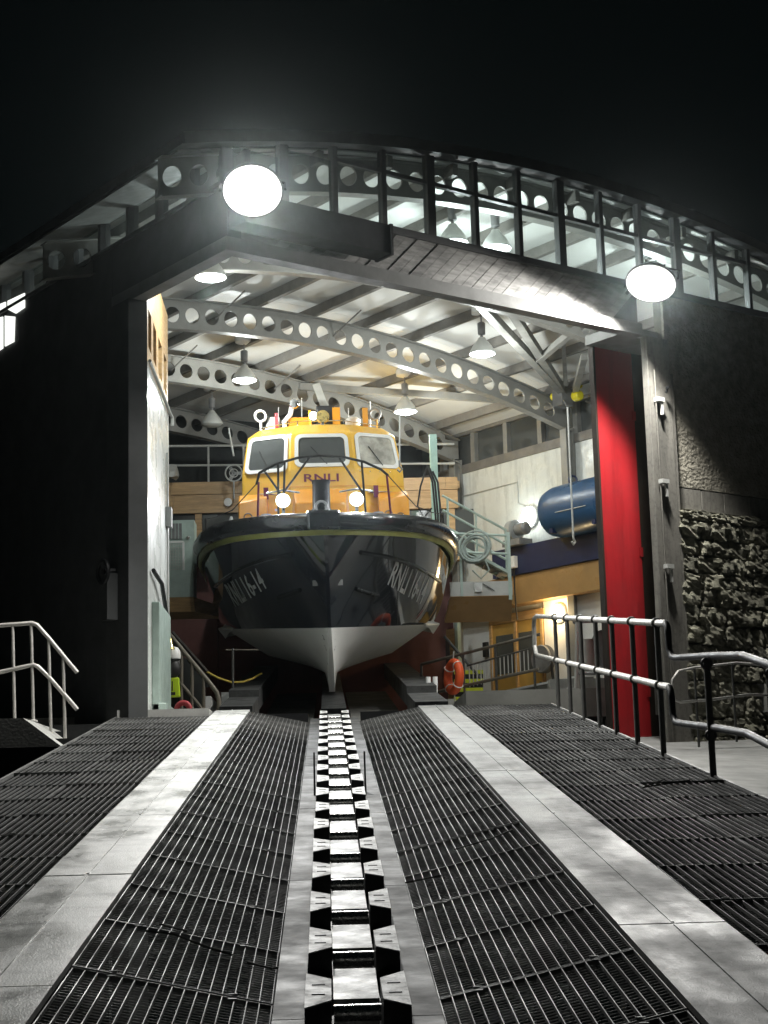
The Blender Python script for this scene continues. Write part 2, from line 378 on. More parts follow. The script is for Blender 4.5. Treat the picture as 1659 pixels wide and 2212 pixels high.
# keel channel: trough, guide blocks, rollers, wear plates
slab(SX - .22, SX + .22, Y0, 27.5, -.04, .03, 'trough', M['blackst'])
PITCH = 1.10; nb = 20
for s in (-1, 1):
    xo, xi = SX + s * .215, SX + s * .105
    zt, zb = .165, -.03
    top = [(xo, -.33), (xi, -.20), (xi, .20), (xo, .33)]
    b0 = -.2
    g = MB(); p = [Vec((x, y, y * TS + b0 + zb)) for x, y in top] + [Vec((x, y, y * TS + b0 + zt)) for x, y in top]
    if s > 0: g.add(p, [(0, 1, 2, 3), (7, 6, 5, 4), (0, 4, 5, 1), (1, 5, 6, 2), (2, 6, 7, 3), (3, 7, 4, 0)])
    else: g.add(p, [(3, 2, 1, 0), (4, 5, 6, 7), (1, 5, 4, 0), (2, 6, 5, 1), (3, 7, 6, 2), (0, 4, 7, 3)])
    yb = 7.53
    blk = g.build('guide_block', M['blackst'], slipway)
    cap = MB(); p = [Vec((x, y * .985, y * .985 * TS + b0 + zt + .001)) for x, y in top]; p += [q + Zv * .006 for q in p]
    cap.add(p, [(0, 1, 2, 3), (7, 6, 5, 4), (0, 4, 5, 1), (1, 5, 6, 2), (2, 6, 7, 3), (3, 7, 4, 0)] if s > 0 else [(3, 2, 1, 0), (4, 5, 6, 7), (1, 5, 4, 0), (2, 6, 5, 1), (3, 7, 6, 2), (0, 4, 7, 3)])
    cp = cap.build('block_cap', M['block'], blk)
    bolts = MB()
    for yy in (-.09, .09): bolts.box(SX + s * .16 - .028, SX + s * .16 + .028, yy - .008, yy + .008, yy * TS + b0 + zt - .002, yy * TS + b0 + zt + .010)
    bo = bolts.build('bolt_slot', M['blackst'], blk)
    blk.location = (0, yb - PITCH * 2, (yb - PITCH * 2) * TS)
    for k in range(1, nb):
        y = yb + (k - 2) * PITCH
        c = inst(blk, (random.uniform(-.004, .004), k * PITCH + random.uniform(-.012, .012), k * PITCH * TS + random.uniform(-.003, .003))); c.rotation_euler = (0, 0, random.uniform(-.012, .012) * .3)
        
        for q_ in (bo, cp): d = q_.copy(); COL.objects.link(d); d.parent = c
rl = MB().tube([(SX - .10, 0, .075 - .2), (SX + .10, 0, .075 - .2)], .035, 12).build('roller', M['roller'], slipway, smooth=True)
pg = MB(); ys = [(-.37, .03), (-.31, .078), (.31, .078), (.37, .03)]
for (ya, za), (yb_, zb_) in zip(ys, ys[1:]):
    pg.hexa([(SX - .10, ya, ya * TS - .2 - .03), (SX + .10, ya, ya * TS - .2 - .03), (SX + .10, yb_, yb_ * TS - .2 - .03), (SX - .10, yb_, yb_ * TS - .2 - .03),
             (SX - .10, ya, ya * TS - .2 + za), (SX + .10, ya, ya * TS - .2 + za), (SX + .10, yb_, yb_ * TS - .2 + zb_), (SX - .10, yb_, yb_ * TS - .2 + zb_)])
wp = pg.build('wear_plate', M['plate'], slipway)
for o, off in ((rl, 0.0), (wp, .55)):
    o.location = (0, 5.33 + off, (5.33 + off) * TS)
    for k in range(1, 20): inst(o, (0, k * PITCH, k * PITCH * TS))
for s in (-1, 1):   # small upright guide horns beside the keel channel
    x = SX + s * .235
    MB().hexa([(x - .008, 16.0, zs(x, 16) + .02), (x + .008, 16.0, zs(x, 16) + .02), (x + .008, 16.25, zs(x, 16.25) + .02), (x - .008, 16.25, zs(x, 16.25) + .02),
               (x - .008, 16.0, zs(x, 16) + .05), (x + .008, 16.0, zs(x, 16) + .05), (x + .008, 16.25, zs(x, 16.25) + .42), (x - .008, 16.25, zs(x, 16.25) + .42)]).build('guide_horn', M['blackst'], slipway)
for k in range(9):     # cross timbers running out past the left edge
    y = 15.2 + k * 1.35; z = y * TS - .12
    MB().box(-6.4, SX - 3.21, y - .13, y + .13, z - .34, z).build('cross_timber', M['dkbeam'], slipway)
for k in range(5):
    y = 7 + k * 1.35; z = y * TS - .12
    MB().box(-6.4, SX - 3.21, y - .13, y + .13, z - .34, z).build('cross_timber', M['dkbeam'], slipway)
for k in range(6):     # piles
    for x in (-2.9, 3.1):
        y = 6 + k * 4; MB().box(x - .16, x + .16, y - .16, y + .16, -5, y * TS - .5).build('pile', M['dkbeam'], slipway)
# top end pieces: closing plates where the deck meets the boathouse sill
MB().box(-3.1, -1.75, 26.42, 26.62, 26.4 * TS - .1, 26.4 * TS + .05).build('sill_plate', M['blackst'], slipway)
MB().box(-3.1, -1.75, 25.6, 26.40, 26.0 * TS - .06, 26.0 * TS + .055).build('edge_plate', M['conc'], slipway)
MB().box(-1.15, -.3, 26.45, 26.56, 26.5 * TS - .5, 26.5 * TS - .06).build('sill_plate', M['blackst'], slipway)
MB().box(.5, 1.35, 26.45, 26.56, 26.5 * TS - .5, 26.5 * TS - .06).build('sill_plate', M['blackst'], slipway)
for s in (-1, 1):      # dark trim along the outer deck edges
    x = SX + (3.325 if s > 0 else -3.215)
    slab(x - .015, x + .015, Y0, Y1, .01, .2, 'edge_trim', M['galv'])
# dried weed and twigs lying on the grating
twigs = [[(-.95, 9.0), (-.8, 9.05), (-.62, 8.9), (-.5, 8.85)], [(-.42, 8.75), (-.30, 8.7), (-.2, 8.78)], [(-.9, 9.25), (-.75, 9.2)], [(.85, 12.0), (1.1, 12.1), (1.28, 12.25)], [(2.9, 15.0), (2.6, 14.4), (3.1, 14.9)], [(.45, 11.2), (.7, 11.15)]]
for t in twigs:
    g = MB().tube([(x, y, zs(x, y) + .012 + random.uniform(0, .01)) for x, y in t], .006, 6).build('twig', M['seaweed'], loc=(t[0][0], t[0][1], zs(*t[0])))
    tag(g, {0: 'long bent twig on the left inner grating', 1: 'short twig touching the left keel plate', 2: 'scrap of twig above the bent twig on left grating', 3: 'forked twig by the right track plate', 4: 'curved strand of weed near right railing posts', 5: 'scrap of weed beside the right keel plate'}[twigs.index(t)], 'twig', 'twigs and weed on the slipway')

# ---- side ramp on the right, a separate concrete apron
sr = MB(); off = -.66
def sp(x, y, dz=0): return (x, y, y * TS + off + dz)
sr.hexa([sp(3.5, 8, -.5), sp(7.2, 8, -.5), (7.2, 30.5, 29 * TS + off - .5), (3.5, 27.6, 27.6 * TS + off - .5), sp(3.5, 8), sp(7.2, 8), (7.2, 30.5, 29 * TS + off), (3.5, 27.6, 27.6 * TS + off)])
sr = sr.build('side_ramp', M['conc_dk']); tag(sr, kind='structure')
MB().hexa([sp(4.3, 8, 0), sp(4.75, 8, 0), sp(4.75, 27, 0), sp(4.3, 27, 0), sp(4.3, 8, .012), sp(4.75, 8, .012), sp(4.75, 27, .012), sp(4.3, 27, .012)]).build('track_plate', M['track'], sr)
ld = MB().box(-9, -3.95, 22.6, 26, 2.0, 3.08); ld.hexa([(-3.95, 22.6, 1.6), (-3.45, 22.6, 1.6), (-3.45, 26, 1.6), (-3.95, 26, 1.6), (-3.95, 22.6, 3.08), (-3.45, 22.6, 2.7), (-3.45, 26, 2.7), (-3.95, 26, 3.08)])
ld = ld.build('side_landing', M['conc']); tag(ld, kind='structure')

# =================================================================== BOATHOUSE
bh = thing('boathouse', 'large lit boathouse with arched roof, glazed gable and open red doors behind the slipway', 'building', B(4, 4, 2.9))
def part(g, name, mt, par=bh, **k): return g.build(name, mt, par, **k)
A_END, B_END = 15.2, 17.6
# roof skin
g = MB(); N = 26
for i in range(N):
    a0 = -.85 + (A_END + .85) * i / N; a1 = -.85 + (A_END + .85) * (i + 1) / N
    g.hexa([B(a0, -.13, arc(a0) + .82), B(a1, -.13, arc(a1) + .82), B(a1, B_END, arc(a1) + .82), B(a0, B_END, arc(a0) + .82),
            B(a0, -.13, arc(a0) + .96), B(a1, -.13, arc(a1) + .96), B(a1, B_END, arc(a1) + .96), B(a0, B_END, arc(a0) + .96)])
roof = part(g, 'roof', M['roof'])
PUR = [.35, 1.65, 2.95, 4.25, 5.55, 6.9, 8.2, 9.45, 10.8, 12.05, 13.25]
edges = [.1] + PUR + [14.05]
bays = [.12, 4, 8, 12, 16, B_END]
for a0, a1 in zip(edges, edges[1:]):
    for b0, b1 in zip(bays, bays[1:]):
        g = MB(); e = .005
        am = (a0 + a1) / 2
        for p, q in ((a0 + e, am), (am, a1 - e)):
            g.hexa([B(p, b0 + e, arc(p) + .775), B(q, b0 + e, arc(q) + .775), B(q, b1 - e, arc(q) + .775), B(p, b1 - e, arc(p) + .775),
                    B(p, b0 + e, arc(p) + .80), B(q, b0 + e, arc(q) + .80), B(q, b1 - e, arc(q) + .80), B(p, b1 - e, arc(p) + .80)])
        part(g, 'ceiling_panel', M['ceil'], roof)
part(MB().hexa([B(-.8, .12, arc(-.8) + .77), B(.095, .12, arc(.1) + .77), B(.095, B_END, arc(.1) + .77), B(-.8, B_END, arc(-.8) + .77), B(-.8, .12, arc(-.8) + .80), B(.095, .12, arc(.1) + .80), B(.095, B_END, arc(.1) + .80), B(-.8, B_END, arc(-.8) + .80)]), 'eave_soffit', M['fascia'], roof)
for a in PUR:
    g = MB().bb(a - .05, a + .05, .10, B_END - .05, arc(a) + .575, arc(a) + .768)
    part(g, 'purlin', M['purl'])
# arched cellular beams
def cell_beam(b, dz=0.0, a_end=13.95, th=.016, dep=.56):
    g = MB(); sp_ = .44; r = .16; n = 20
    a = 3.64 - sp_ * 10
    cs = []
    while a + sp_ / 2 < a_end - .05: cs.append(a); a += sp_
    def P(aa, t, s): return B(aa, b + s * th, arc(aa) + dz + t)
    for ci, c in enumerate(cs):
        sq, ci_ = [], []
        for k in range(n):
            t = 2 * math.pi * (k + .5) / n; dx, dy = math.cos(t), math.sin(t)
            f = 1 / max(abs(dx) / (sp_ / 2), abs(dy) / (dep / 2))
            sq.append((c + dx * f, dep / 2 + dy * f)); ci_.append((c + dx * r, dep / 2 + dy * r))
        # exact corners
        for cx, cy in ((1, 1), (-1, 1), (-1, -1), (1, -1)):
            j = min(range(n), key=lambda q: (sq[q][0] - c - cx * sp_ / 2) ** 2 + (sq[q][1] - dep / 2 - cy * dep / 2) ** 2)
            sq[j] = (c + cx * sp_ / 2, dep / 2 + cy * dep / 2)
        o = len(g.v)
        for s in (-1, 1):
            g.v += [P(x, y, s) for x, y in sq] + [P(x, y, s) for x, y in ci_]
        for k in range(n):
            k2 = (k + 1) % n
            g.f.append((o + k, o + k2, o + n + k2, o + n + k)); g.f.append((o + 2 * n + k2, o + 2 * n + k, o + 3 * n + k, o + 3 * n + k2))
            g.f.append((o + n + k, o + n + k2, o + 3 * n + k2, o + 3 * n + k))
    web = part(g, 'arch_beam', M['beam'])
    e0, e1 = cs[0] - sp_ / 2, cs[-1] + sp_ / 2
    g = MB(); g2 = MB()
    for t0, gg in ((-.022, g), (dep, g2)):
        for i in range(24):
            p = e0 + (a_end - e0) * i / 24; q = e0 + (a_end - e0) * (i + 1) / 24
            gg.hexa([B(p, b - .1, arc(p) + dz + t0), B(q, b - .1, arc(q) + dz + t0), B(q, b + .1, arc(q) + dz + t0), B(p, b + .1, arc(p) + dz + t0),
                     B(p, b - .1, arc(p) + dz + t0 + .022), B(q, b - .1, arc(q) + dz + t0 + .022), B(q, b + .1, arc(q) + dz + t0 + .022), B(p, b + .1, arc(p) + dz + t0 + .022)])
    g.build('lower_flange', M['beam'], web); g2.build('upper_flange', M['beam'], web)
    MB().bb(e1, a_end, b - th, b + th, arc(e1) + dz, arc(a_end) + dz + dep).build('end_plate', M['beam'], web)
    return web
for b in (4, 8, 12, 16): cell_beam(b)
cell_beam(.35, .19, 15.0)
for b in (4.0, 8.0, 12.0, 16.0):
    g = MB().bb(13.72, 13.76, b - .1, b + .1, 3.0, 10.3).bb(13.94, 13.98, b - .1, b + .1, 3.0, 10.3).bb(13.76, 13.94, b - .012, b + .012, 3.0, 10.3)
    part(g, 'column', M['beam'])
# bracing near the right column
q1 = B(13.4, 7.55, 10.95)
for u, v, b in ((1032, 652, 4.0), (1100, 664, 4.0)):
    part(MB().beam(atP(u, v, B(0, b, 0), U), q1, .16, .16), 'brace', M['beam'])
part(MB().beam(atP(1258, 700, B(0, 4, 0), U), atP(1162, 778, B(0, 6, 0), U), .13, .13), 'brace', M['beam'])
part(MB().beam(atP(1215, 705, B(0, 5, 0), U), atP(1222, 830, B(0, 7, 0), U), .09, .09), 'brace', M['beam'])
part(MB().beam(atP(1262, 770, B(0, 5, 0), U), atP(1243, 842, B(0, 7, 0), U), .13, .13), 'brace', M['beam'])
part(MB().beam(B(9.3, 12.0, 11.55), B(13.6, 8.2, 10.9), .12, .16), 'brace', M['beam'])
part(MB().tube([B(13.8, 5.4, 9.9), B(13.9, 7.4, 10.8)], .02), 'tie_rod', M['beam'])
for a, b in ((7.4, 8), (4.6, 8), (5.9, 12), (8.6, 12)):
    part(MB().tube([B(a, b, arc(a) + .25), B(a + .35, b - .55, arc(a) + .74)], .016), 'tie_rod', M['purl'])
# --- gable end (b = 0): lintel, diagonal boarding, glazing
part(MB().bb(-.15, 8.06, -.1, .12, 9.60, 9.80), 'lintel', M['fascia'])
part(MB().bb(-.15, .08, .122, 3.3, 9.60, 9.80), 'lintel', M['fascia'])
clad = part(MB().bb(-.1, 8.06, .0, .1, 9.802, 10.42), 'gable_cladding', M['dkwall'])
wb, z0, z1 = .205, 9.803, 10.418; k = 0; a = -.55
while a < 8.0:
    pts = [(max(a, -.1), z0 if a >= -.1 else z0 + (-.1 - a)), (a + wb - .008, z0), (a + wb - .008 + (z1 - z0), z1), (a + (z1 - z0), z1)]
    if pts[2][0] < 8.08 and pts[0][1] < z1 - .1 and pts[1][0] > -.05:
        d = random.choice((.022, .026, .03)); g = MB().prism([B(p, -d, z) for p, z in pts], U * (d - .001))
        part(g, 'board', M['board'], clad)
    a += wb
part(MB().bb(-.12, 16.4, -.07, .1, 10.421, 10.53), 'window_sill', M['mull'])
part(MB().bb(-.1, 2.45, -.50, -.11, 9.90, 10.34), 'shutter_box', M['dkwall'])
part(MB().bb(2.45, 2.5, -.51, -.10, 9.88, 10.36), 'shutter_box_end', M['dkwall'])
mu = [1.8 + .914 * k for k in range(-1, 16)]
for k, a in enumerate(mu):
    if a > A_END: break
    hw = .075 if k % 3 == 0 else .04
    part(MB().bb(a - hw, a + hw, -.05, .07, 10.531, arc(a) + .79), 'mullion', M['mull'])
mus = [0.0] + mu
for a0, a1 in zip(mus, mus[1:]):
    if a1 > A_END: break
    a0, a1 = a0 + .045, a1 - .045; t1 = min(arc(a0), arc(a1)) + .78
    ws_ = part(MB().bb(a0, a1, .0, .012, 10.535, min(11.36, t1)), 'window_pane', M['glass'])
    if t1 > 11.5:
        part(MB().bb(a0, a1, -.03, .05, 11.362, 11.425), 'transom', M['mull'])
        part(MB().prism([B(a0, 0, 11.43), B(a1, 0, 11.43), B(a1, 0, arc(a1) + .78), B(a0, 0, arc(a0) + .78)], U * .012), 'window_pane', M['glass'])
g = MB()
for i in range(N):
    a0 = -.85 + (A_END + .85) * i / N; a1 = -.85 + (A_END + .85) * (i + 1) / N
    g.hexa([B(a0, -.17, arc(a0) + .80), B(a1, -.17, arc(a1) + .80), B(a1, -.131, arc(a1) + .80), B(a0, -.131, arc(a0) + .80),
            B(a0, -.17, arc(a0) + .98), B(a1, -.17, arc(a1) + .98), B(a1, -.131, arc(a1) + .98), B(a0, -.131, arc(a0) + .98)])
part(g, 'verge_board', M['roof'])
# solid gable wall to the right of the doors
gw = part(MB().bb(8.66, 16.4, .03, .2, .5, 10.42), 'gable_wall', M['mortar'])
part(MB().bb(8.665, 16.4, -.02, .028, 7.08, 10.418), 'roughcast', M['rough'], gw)
a = 8.67
while a < 13.5:
    L = random.uniform(.45, .75); part(MB().bb(a, a + L - .012, -.015, .028, 6.70, 7.06), 'dressed_block', M['pillar'], gw, bevel=.006); a += L
# rubble stones
def stone_mesh(seed):
    import bmesh
    bm = bmesh.new(); bmesh.ops.create_cube(bm, size=1.0)
    bmesh.ops.subdivide_edges(bm, edges=bm.edges[:], cuts=5, use_grid_fill=True)
    for v in bm.verts:
        p = v.co.copy(); q = Vec([math.copysign(abs(c * 2) ** 1.0, c) for c in p])
        ln = max(abs(q.x), abs(q.y), abs(q.z)); sp_ = q / max(q.length, 1e-5)
        q = q * .62 + sp_ * ln * .38 * 1.25
        nz = mnoise.noise(p * 2.1 + Vec((seed * 7.1, 0, 0))) * .26 + mnoise.noise(p * 5.0 + Vec((0, seed * 3.3, 0))) * .26 + mnoise.noise(p * 10 + Vec((0, 0, seed * 2.3))) * .24
        v.co = q * .5 * (1 + nz * (.9 if p.y < 0 else .3))
    me = bpy.data.meshes.new('stone'); bm.to_mesh(me); bm.free()
    me.materials.append(M['stone']); return me
SM = [stone_mesh(i) for i in range(9)]
basis = Matrix((V, U, Zv)).transposed().to_4x4()
def add_stone(a, z, wd, h, dep, par):
    o = bpy.data.objects.new('stone', random.choice(SM)); COL.objects.link(o); o.parent = par
    o.matrix_local = Matrix.Translation(B(a, .0, z) - ORG[par.name]) @ basis @ Matrix.Rotation(random.uniform(-.09, .09), 4, 'Y') @ Matrix.Diagonal((wd * 1.05, dep, h * 1.08, 1)).to_4x4()
    ORG[o.name] = ORG[par.name]
z = 2.3
while z < 6.6:
    h = random.uniform(.25, .34); h = min(h, 6.68 - z)
    if h < .15: break
    a = 8.64 + random.uniform(0, .08)
    while a < 12.1:
        wd = random.uniform(.24, .52); hh = h * random.uniform(.78, 1.0)
        add_stone(a + wd / 2, z + h / 2 + random.uniform(-.02, .02), wd - .02, hh * .93, random.uniform(.22, .36), gw); a += wd + .03
    z += h
# pillar, jamb and red door leaf on the right
part(MB().bb(8.12, 8.663, -.12, .02, 1.8, 9.598), 'pillar', M['pillar'], bevel=.015)
part(MB().bb(8.663, 8.72, -.115, .029, 1.8, 9.0), 'quoin_strip', M['pillar'])
part(MB().bb(8.78, 9.6, .90, .97, 1.9, 9.62), 'door_jamb', M['brown'])
door = part(MB().bb(7.86, 8.76, .88, .95, 2.4, 9.60), 'door_leaf', M['red'])
part(MB().bb(7.81, 7.858, .86, .97, 2.4, 9.60), 'edge_strip', M['brown'], door)
for zz in (3.6, 6.0, 8.4): part(MB().bb(8.70, 8.78, .862, .879, zz, zz + .16), 'hinge', M['red'], door)
part(MB().bb(7.75, 9.3, .125, .97, 9.625, 9.79), 'head_soffit', M['fascia'])
part(MB().tube([B(8.22, -.17, 3.2), B(8.22, -.17, 9.0)], .014), 'conduit', M['pillar'])
for z in (8.45, 7.05, 5.62):
    part(MB().bb(8.2, 8.36, -.24, -.142, z, z + .07).bb(8.3, 8.34, -.22, -.18, z - .22, z), 'conduit_clamp', M['lgrey'])
part(MB().tube([B(8.45, -.19, 8.62), B(8.45, -.25, 8.72), B(8.38, -.27, 8.68)], .022), 'hook', M['blackst'])
# --- left flank (a = 0)
part(MB().bb(-.22, .1, 2.62, 3.32, -2, 9.598), 'door_pillar', M['jamb'])
part(MB().bb(-.12, .1, 3.325, 14, -5, 10.60), 'flank_wall', M['dkwall'])
part(MB().bb(-.12, .1, -.1, 3.323, 9.802, 10.60), 'flank_fascia', M['dkwall'])
part(MB().bb(-.16, .12, -.1, 14, 10.601, 10.66), 'window_sill', M['mull'])
for k in range(13):
    b = .1 + .93 * k
    part(MB().bb(-.1, .08, b - .045, b + .045, 10.661, arc(0) + .78), 'mullion', M['mull'])
    part(MB().bb(-.01, .004, b + .05, b + .88, 10.665, arc(0) + .775), 'window_pane', M['glass'])
for qd in ([(16, 650), (52, 633), (52, 664), (33, 677), (16, 668)], [(10, 682), (31, 684), (29, 738), (10, 748)], [(-14, 690), (5, 684), (5, 752), (-14, 765)], [(-14, 662), (11, 652), (11, 668), (-14, 680)]):
    part(MB().prism([atP(u, v, B(-.15, 0, 0), V) for u, v in qd], V * .02), 'lit_window', M['E_win'])
part(MB().tube([B(-.2, 3.05, 5.45), B(-.42, 3.05, 5.42)], .05), 'winch_shaft', M['blackst'])
part(MB().torus(B(-.42, 3.05, 5.42), .17, .03, U, Zv, 20, 8), 'winch_wheel', M['blackst'], smooth=True)
part(MB().bb(-.4, -.222, 2.95, 3.2, 4.7, 5.4), 'winch_body', M['jamb'])
# --- bay wall inside the left door
BX = -2.66
bw = part(MB().box(BX - .25, BX, 25.75, 29.3, 2.6, 8.70), 'bay_wall', M['white'])
part(MB().box(BX - .25, BX - .01, 25.75, 29.3, 8.72, 9.0), 'timber_frieze', M['timber'], bw)
part(MB().box(BX - .25, BX - .01, 25.75, 29.3, 9.62, 10.5), 'timber_frieze', M['timber'], bw)
for y0, y1 in ((25.75, 25.98), (26.45, 26.75), (27.25, 27.6), (28.2, 28.55), (29.05, 29.3)):
    part(MB().box(BX - .25, BX - .01, y0, y1, 9.002, 9.618), 'window_post', M['timber'], bw)
for y0, y1 in ((25.98, 26.45), (26.75, 27.25), (27.6, 28.2), (28.55, 29.05)):
    part(MB().box(BX - .2, BX - .15, y0, y1, 9.003, 9.617), 'dark_pane', M['pane_dk'], bw)
part(MB().tube([(BX + .03, 25.8, 8.72), (BX + .03, 29.2, 8.72), (BX + .06, 29.32, 8.66), (BX + .06, 29.34, 8.52)], .03), 'pipe', M['lgrey'], bw, smooth=True)
part(MB().box(BX, BX + .10, 28.6, 28.85, 6.62, 6.95), 'switch_box', M['grey'], bw)
part(MB().tube([(BX + .03, 28.7, 7.9), (BX + .03, 28.7, 3.9)], .018), 'conduit', M['lgrey'], bw)
part(MB().tube([(BX + .05, 26.1, 5.5), (BX + .09, 27.0, 5.42), (BX + .05, 28.3, 5.05)], .035), 'door_stop_arm', M['blackst'], bw)
part(MB().box(BX, BX + .12, 26.3, 28.2, 3.35, 5.05), 'sliding_door_post', M['mint'], bw, bevel=.02)
part(MB().box(BX, BX + .22, 26.3, 28.4, 3.3, 3.5), 'door_post_foot', M['mint'], bw, bevel=.02)
# --- right inner wall (a = 14.05), window strip, lower storey
rw_ = part(MB().bb(14.0, 14.35, .4, B_END, 2.6, 9.95), 'side_wall', M['white'])
part(MB().bb(13.96, 14.35, .4, B_END, 9.952, 10.16), 'window_sill', M['purl'], rw_)
part(MB().bb(13.98, 14.35, .4, B_END, 10.9, 11.2), 'window_head', M['purl'], rw_)
b = .6
while b < B_END:
    part(MB().bb(13.98, 14.3, b - .07, b + .07, 10.162, 10.898), 'window_post', M['beam'], rw_)
    part(MB().bb(14.1, 14.13, b + .08, b + 1.13, 10.163, 10.897), 'dark_pane', M['pane_dk'], rw_); b += 1.21
part(MB().bb(13.5, 13.995, 2.0, 10.35, 7.13, 7.77), 'navy_beam', M['navy'])
part(MB().bb(13.56, 13.995, 2.0, 12.0, 6.47, 7.12), 'fascia_board', M['tanfas'])
part(MB().bb(13.9, 13.998, 2.0, 9.1, 3.3, 6.468), 'lower_wall', M['whitep'])
part(MB().bb(13.9, 13.998, 10.95, 12.0, 3.3, 6.468), 'lower_wall', M['whitep'])
dr = part(MB().bb(13.88, 13.99, 9.15, 10.9, 3.6, 6.12), 'tan_double_door', M['tandoor'])
part(MB().bb(13.86, 13.95, 9.05, 10.98, 6.13, 6.33), 'door_head', M['timber'], dr)
for bb_ in (9.35, 10.15): part(MB().bb(13.865, 13.879, bb_, bb_ + .6, 4.95, 5.85), 'door_pane', M['pane_dk'], dr)
for bb_ in (9.1, 10.0, 10.88): part(MB().bb(13.84, 13.878, bb_, bb_ + .08, 3.6, 6.12), 'door_stile', M['timber'], dr)
# back door further left under the stair
bd = part(MB().bb(13.85, 13.99, 12.25, 13.35, 4.0, 6.2), 'panelled_door', M['timber'])
for bb_ in (12.45, 12.95): part(MB().bb(13.83, 13.849, bb_, bb_ + .22, 5.0, 5.95), 'door_pane', M['pane_dk'], bd)
# --- rear: maroon lower wall, mezzanine with timber front and glazing, dark gallery
part(MB().box(-7.5, 3.3, 41.6, 41.9, 2.5, 8.0), 'maroon_wall', M['maroon'])
part(MB().box(-2.72, -2.62, 41.5, 41.6, 3.0, 8.0), 'wall_joint', M['maroon'])
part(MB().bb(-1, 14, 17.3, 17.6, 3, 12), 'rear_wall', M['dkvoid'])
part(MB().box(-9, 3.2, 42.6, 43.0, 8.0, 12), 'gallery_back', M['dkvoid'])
mz = part(MB().box(-7.5, 3.3, 40.8, 42.6, 9.55, 9.72), 'mezzanine', M['timber'])
for z0_, z1_, dy in ((9.50, 9.80, 0), (9.13, 9.49, .03)):
    x = -7.5
    while x < 3.2:
        L = random.uniform(1.4, 2.4); part(MB().box(x, min(3.25, x + L) - .006, 40.72 + dy, 40.80, z0_, z1_), 'fascia_plank', M['timber'], mz); x += L
part(MB().box(-7.5, 3.25, 40.70, 40.82, 9.04, 9.125), 'window_head', M['timber'], mz)
x = -4.6
while x < 3.2:
    part(MB().box(x, x + .16, 40.75, 40.9, 7.9, 9.038), 'window_post', M['timber'], mz)
    part(MB().box(x + .17, x + 1.5, 40.85, 40.88, 7.9, 9.03), 'dark_pane', M['pane_dk'], mz); x += 1.52
part(MB().box(-7.5, 3.3, 40.7, 41.0, 7.78, 7.898), 'window_sill', M['timber'], mz)
rg = MB().tube([(-7.5, 40.75, 10.75), (3.2, 40.75, 10.62)], .03).tube([(-7.5, 40.75, 10.27), (3.2, 40.75, 10.14)], .026)
gr_ = rg.build('gallery_rail', M['lgrey'], mz)
for x in (-5.2, -3.9, -2.75, -1.9, 1.7, 2.7): MB().tube([(x, 40.75, 9.5), (x, 40.75, 10.7)], .026).build('gallery_rail_post', M['lgrey'], mz)
MB().lathe([(.0, -.02), (.10, -.02), (.10, .06), (.04, .06)], (-2.28, 40.68, 9.28), (0, -1, 0), 16).build('porthole_speaker', M['whitep'], mz)
# --- floors inside
fl = MB().box(2.35, 14, 29.2, 44, 3.3, 3.78).box(-9, -2.1, 27.0, 44, 3.0, 3.36)
fl = fl.build('boathouse_floor', M['floor']); tag(fl, kind='structure')
pf = MB().box(-2.1, 2.35, 26.7, 46, 2.2, 2.4).build('pit_floor', M['pit']); tag(pf, kind='structure')
MB().box(-2.35, -2.1, 31.2, 44, 2.4, 3.95).build('pit_kerb', M['whitep'], pf)
MB().box(2.1, 2.35, 32.0, 44, 2.4, 3.85).build('pit_kerb', M['floor'], pf)
for s in (-1, 1):      # raised launching tracks under the hull
    x0, x1 = SX + s * 1.28, SX + s * 1.80
    xa, xb = min(x0, x1), max(x0, x1)
    for y0, y1, st in ((27.2, 29.9, .0), (29.9, 46, .12)):
        g = MB().hexa([(xa, y0, y0 * TS - .32 + st), (xb, y0, y0 * TS - .32 + st), (xb, y1, y1 * TS - .32 + st), (xa, y1, y1 * TS - .32 + st),
                       (xa, y0, y0 * TS + .03 + st), (xb, y0, y0 * TS + .03 + st), (xb, y1, y1 * TS + .03 + st), (xa, y1, y1 * TS + .03 + st)])
        g.build('launch_track', M['keelpl'], pf)
for x0, x1 in ((.42, 1.35), (-1.15, -.25)):
    MB().hexa([(x0, 27.4, 27.4 * TS - .5), (x1, 27.4, 27.4 * TS - .5), (x1, 40, 40 * TS - .5), (x0, 40, 40 * TS - .5), (x0, 27.4, 27.4 * TS - .45), (x1, 27.4, 27.4 * TS - .45), (x1, 40, 40 * TS - .45), (x0, 40, 40 * TS - .45)]).build('pit_deck', M['pit'], pf)
MB().hexa([(SX - .2, 27.5, 27.5 * TS - .4), (SX + .2, 27.5, 27.5 * TS - .4), (SX + .2, 46, 46 * TS - .4), (SX - .2, 46, 46 * TS - .4), (SX - .2, 27.5, 27.5 * TS - .06), (SX + .2, 27.5, 27.5 * TS - .06), (SX + .2, 46, 46 * TS - .06), (SX - .2, 46, 46 * TS - .06)]).build('keel_way', M['blackst'], pf)
rp_ = MB(); c0, c1 = (2.85, 37.0), (4.5, 30.6)
rp_.hexa([(c0[0], c0[1], 3.2), (c0[0] + .25, c0[1], 3.2), (c1[0] + .25, c1[1], 3.2), (c1[0], c1[1], 3.2), (c0[0], c0[1], 4.14), (c0[0] + .25, c0[1], 4.14), (c1[0] + .25, c1[1], 4.08), (c1[0], c1[1], 4.08)])
rmp = rp_.build('ramp_wall', M['floor'], bh)
MB().hexa([(c0[0] - .02, c0[1], 4.142), (c0[0] + .27, c0[1], 4.142), (c1[0] + .27, c1[1], 4.082), (c1[0] - .02, c1[1], 4.082), (c0[0] - .02, c0[1], 4.18), (c0[0] + .27, c0[1], 4.18), (c1[0] + .27, c1[1], 4.12), (c1[0] - .02, c1[1], 4.12)]).build('coping', M['whitep'], rmp)

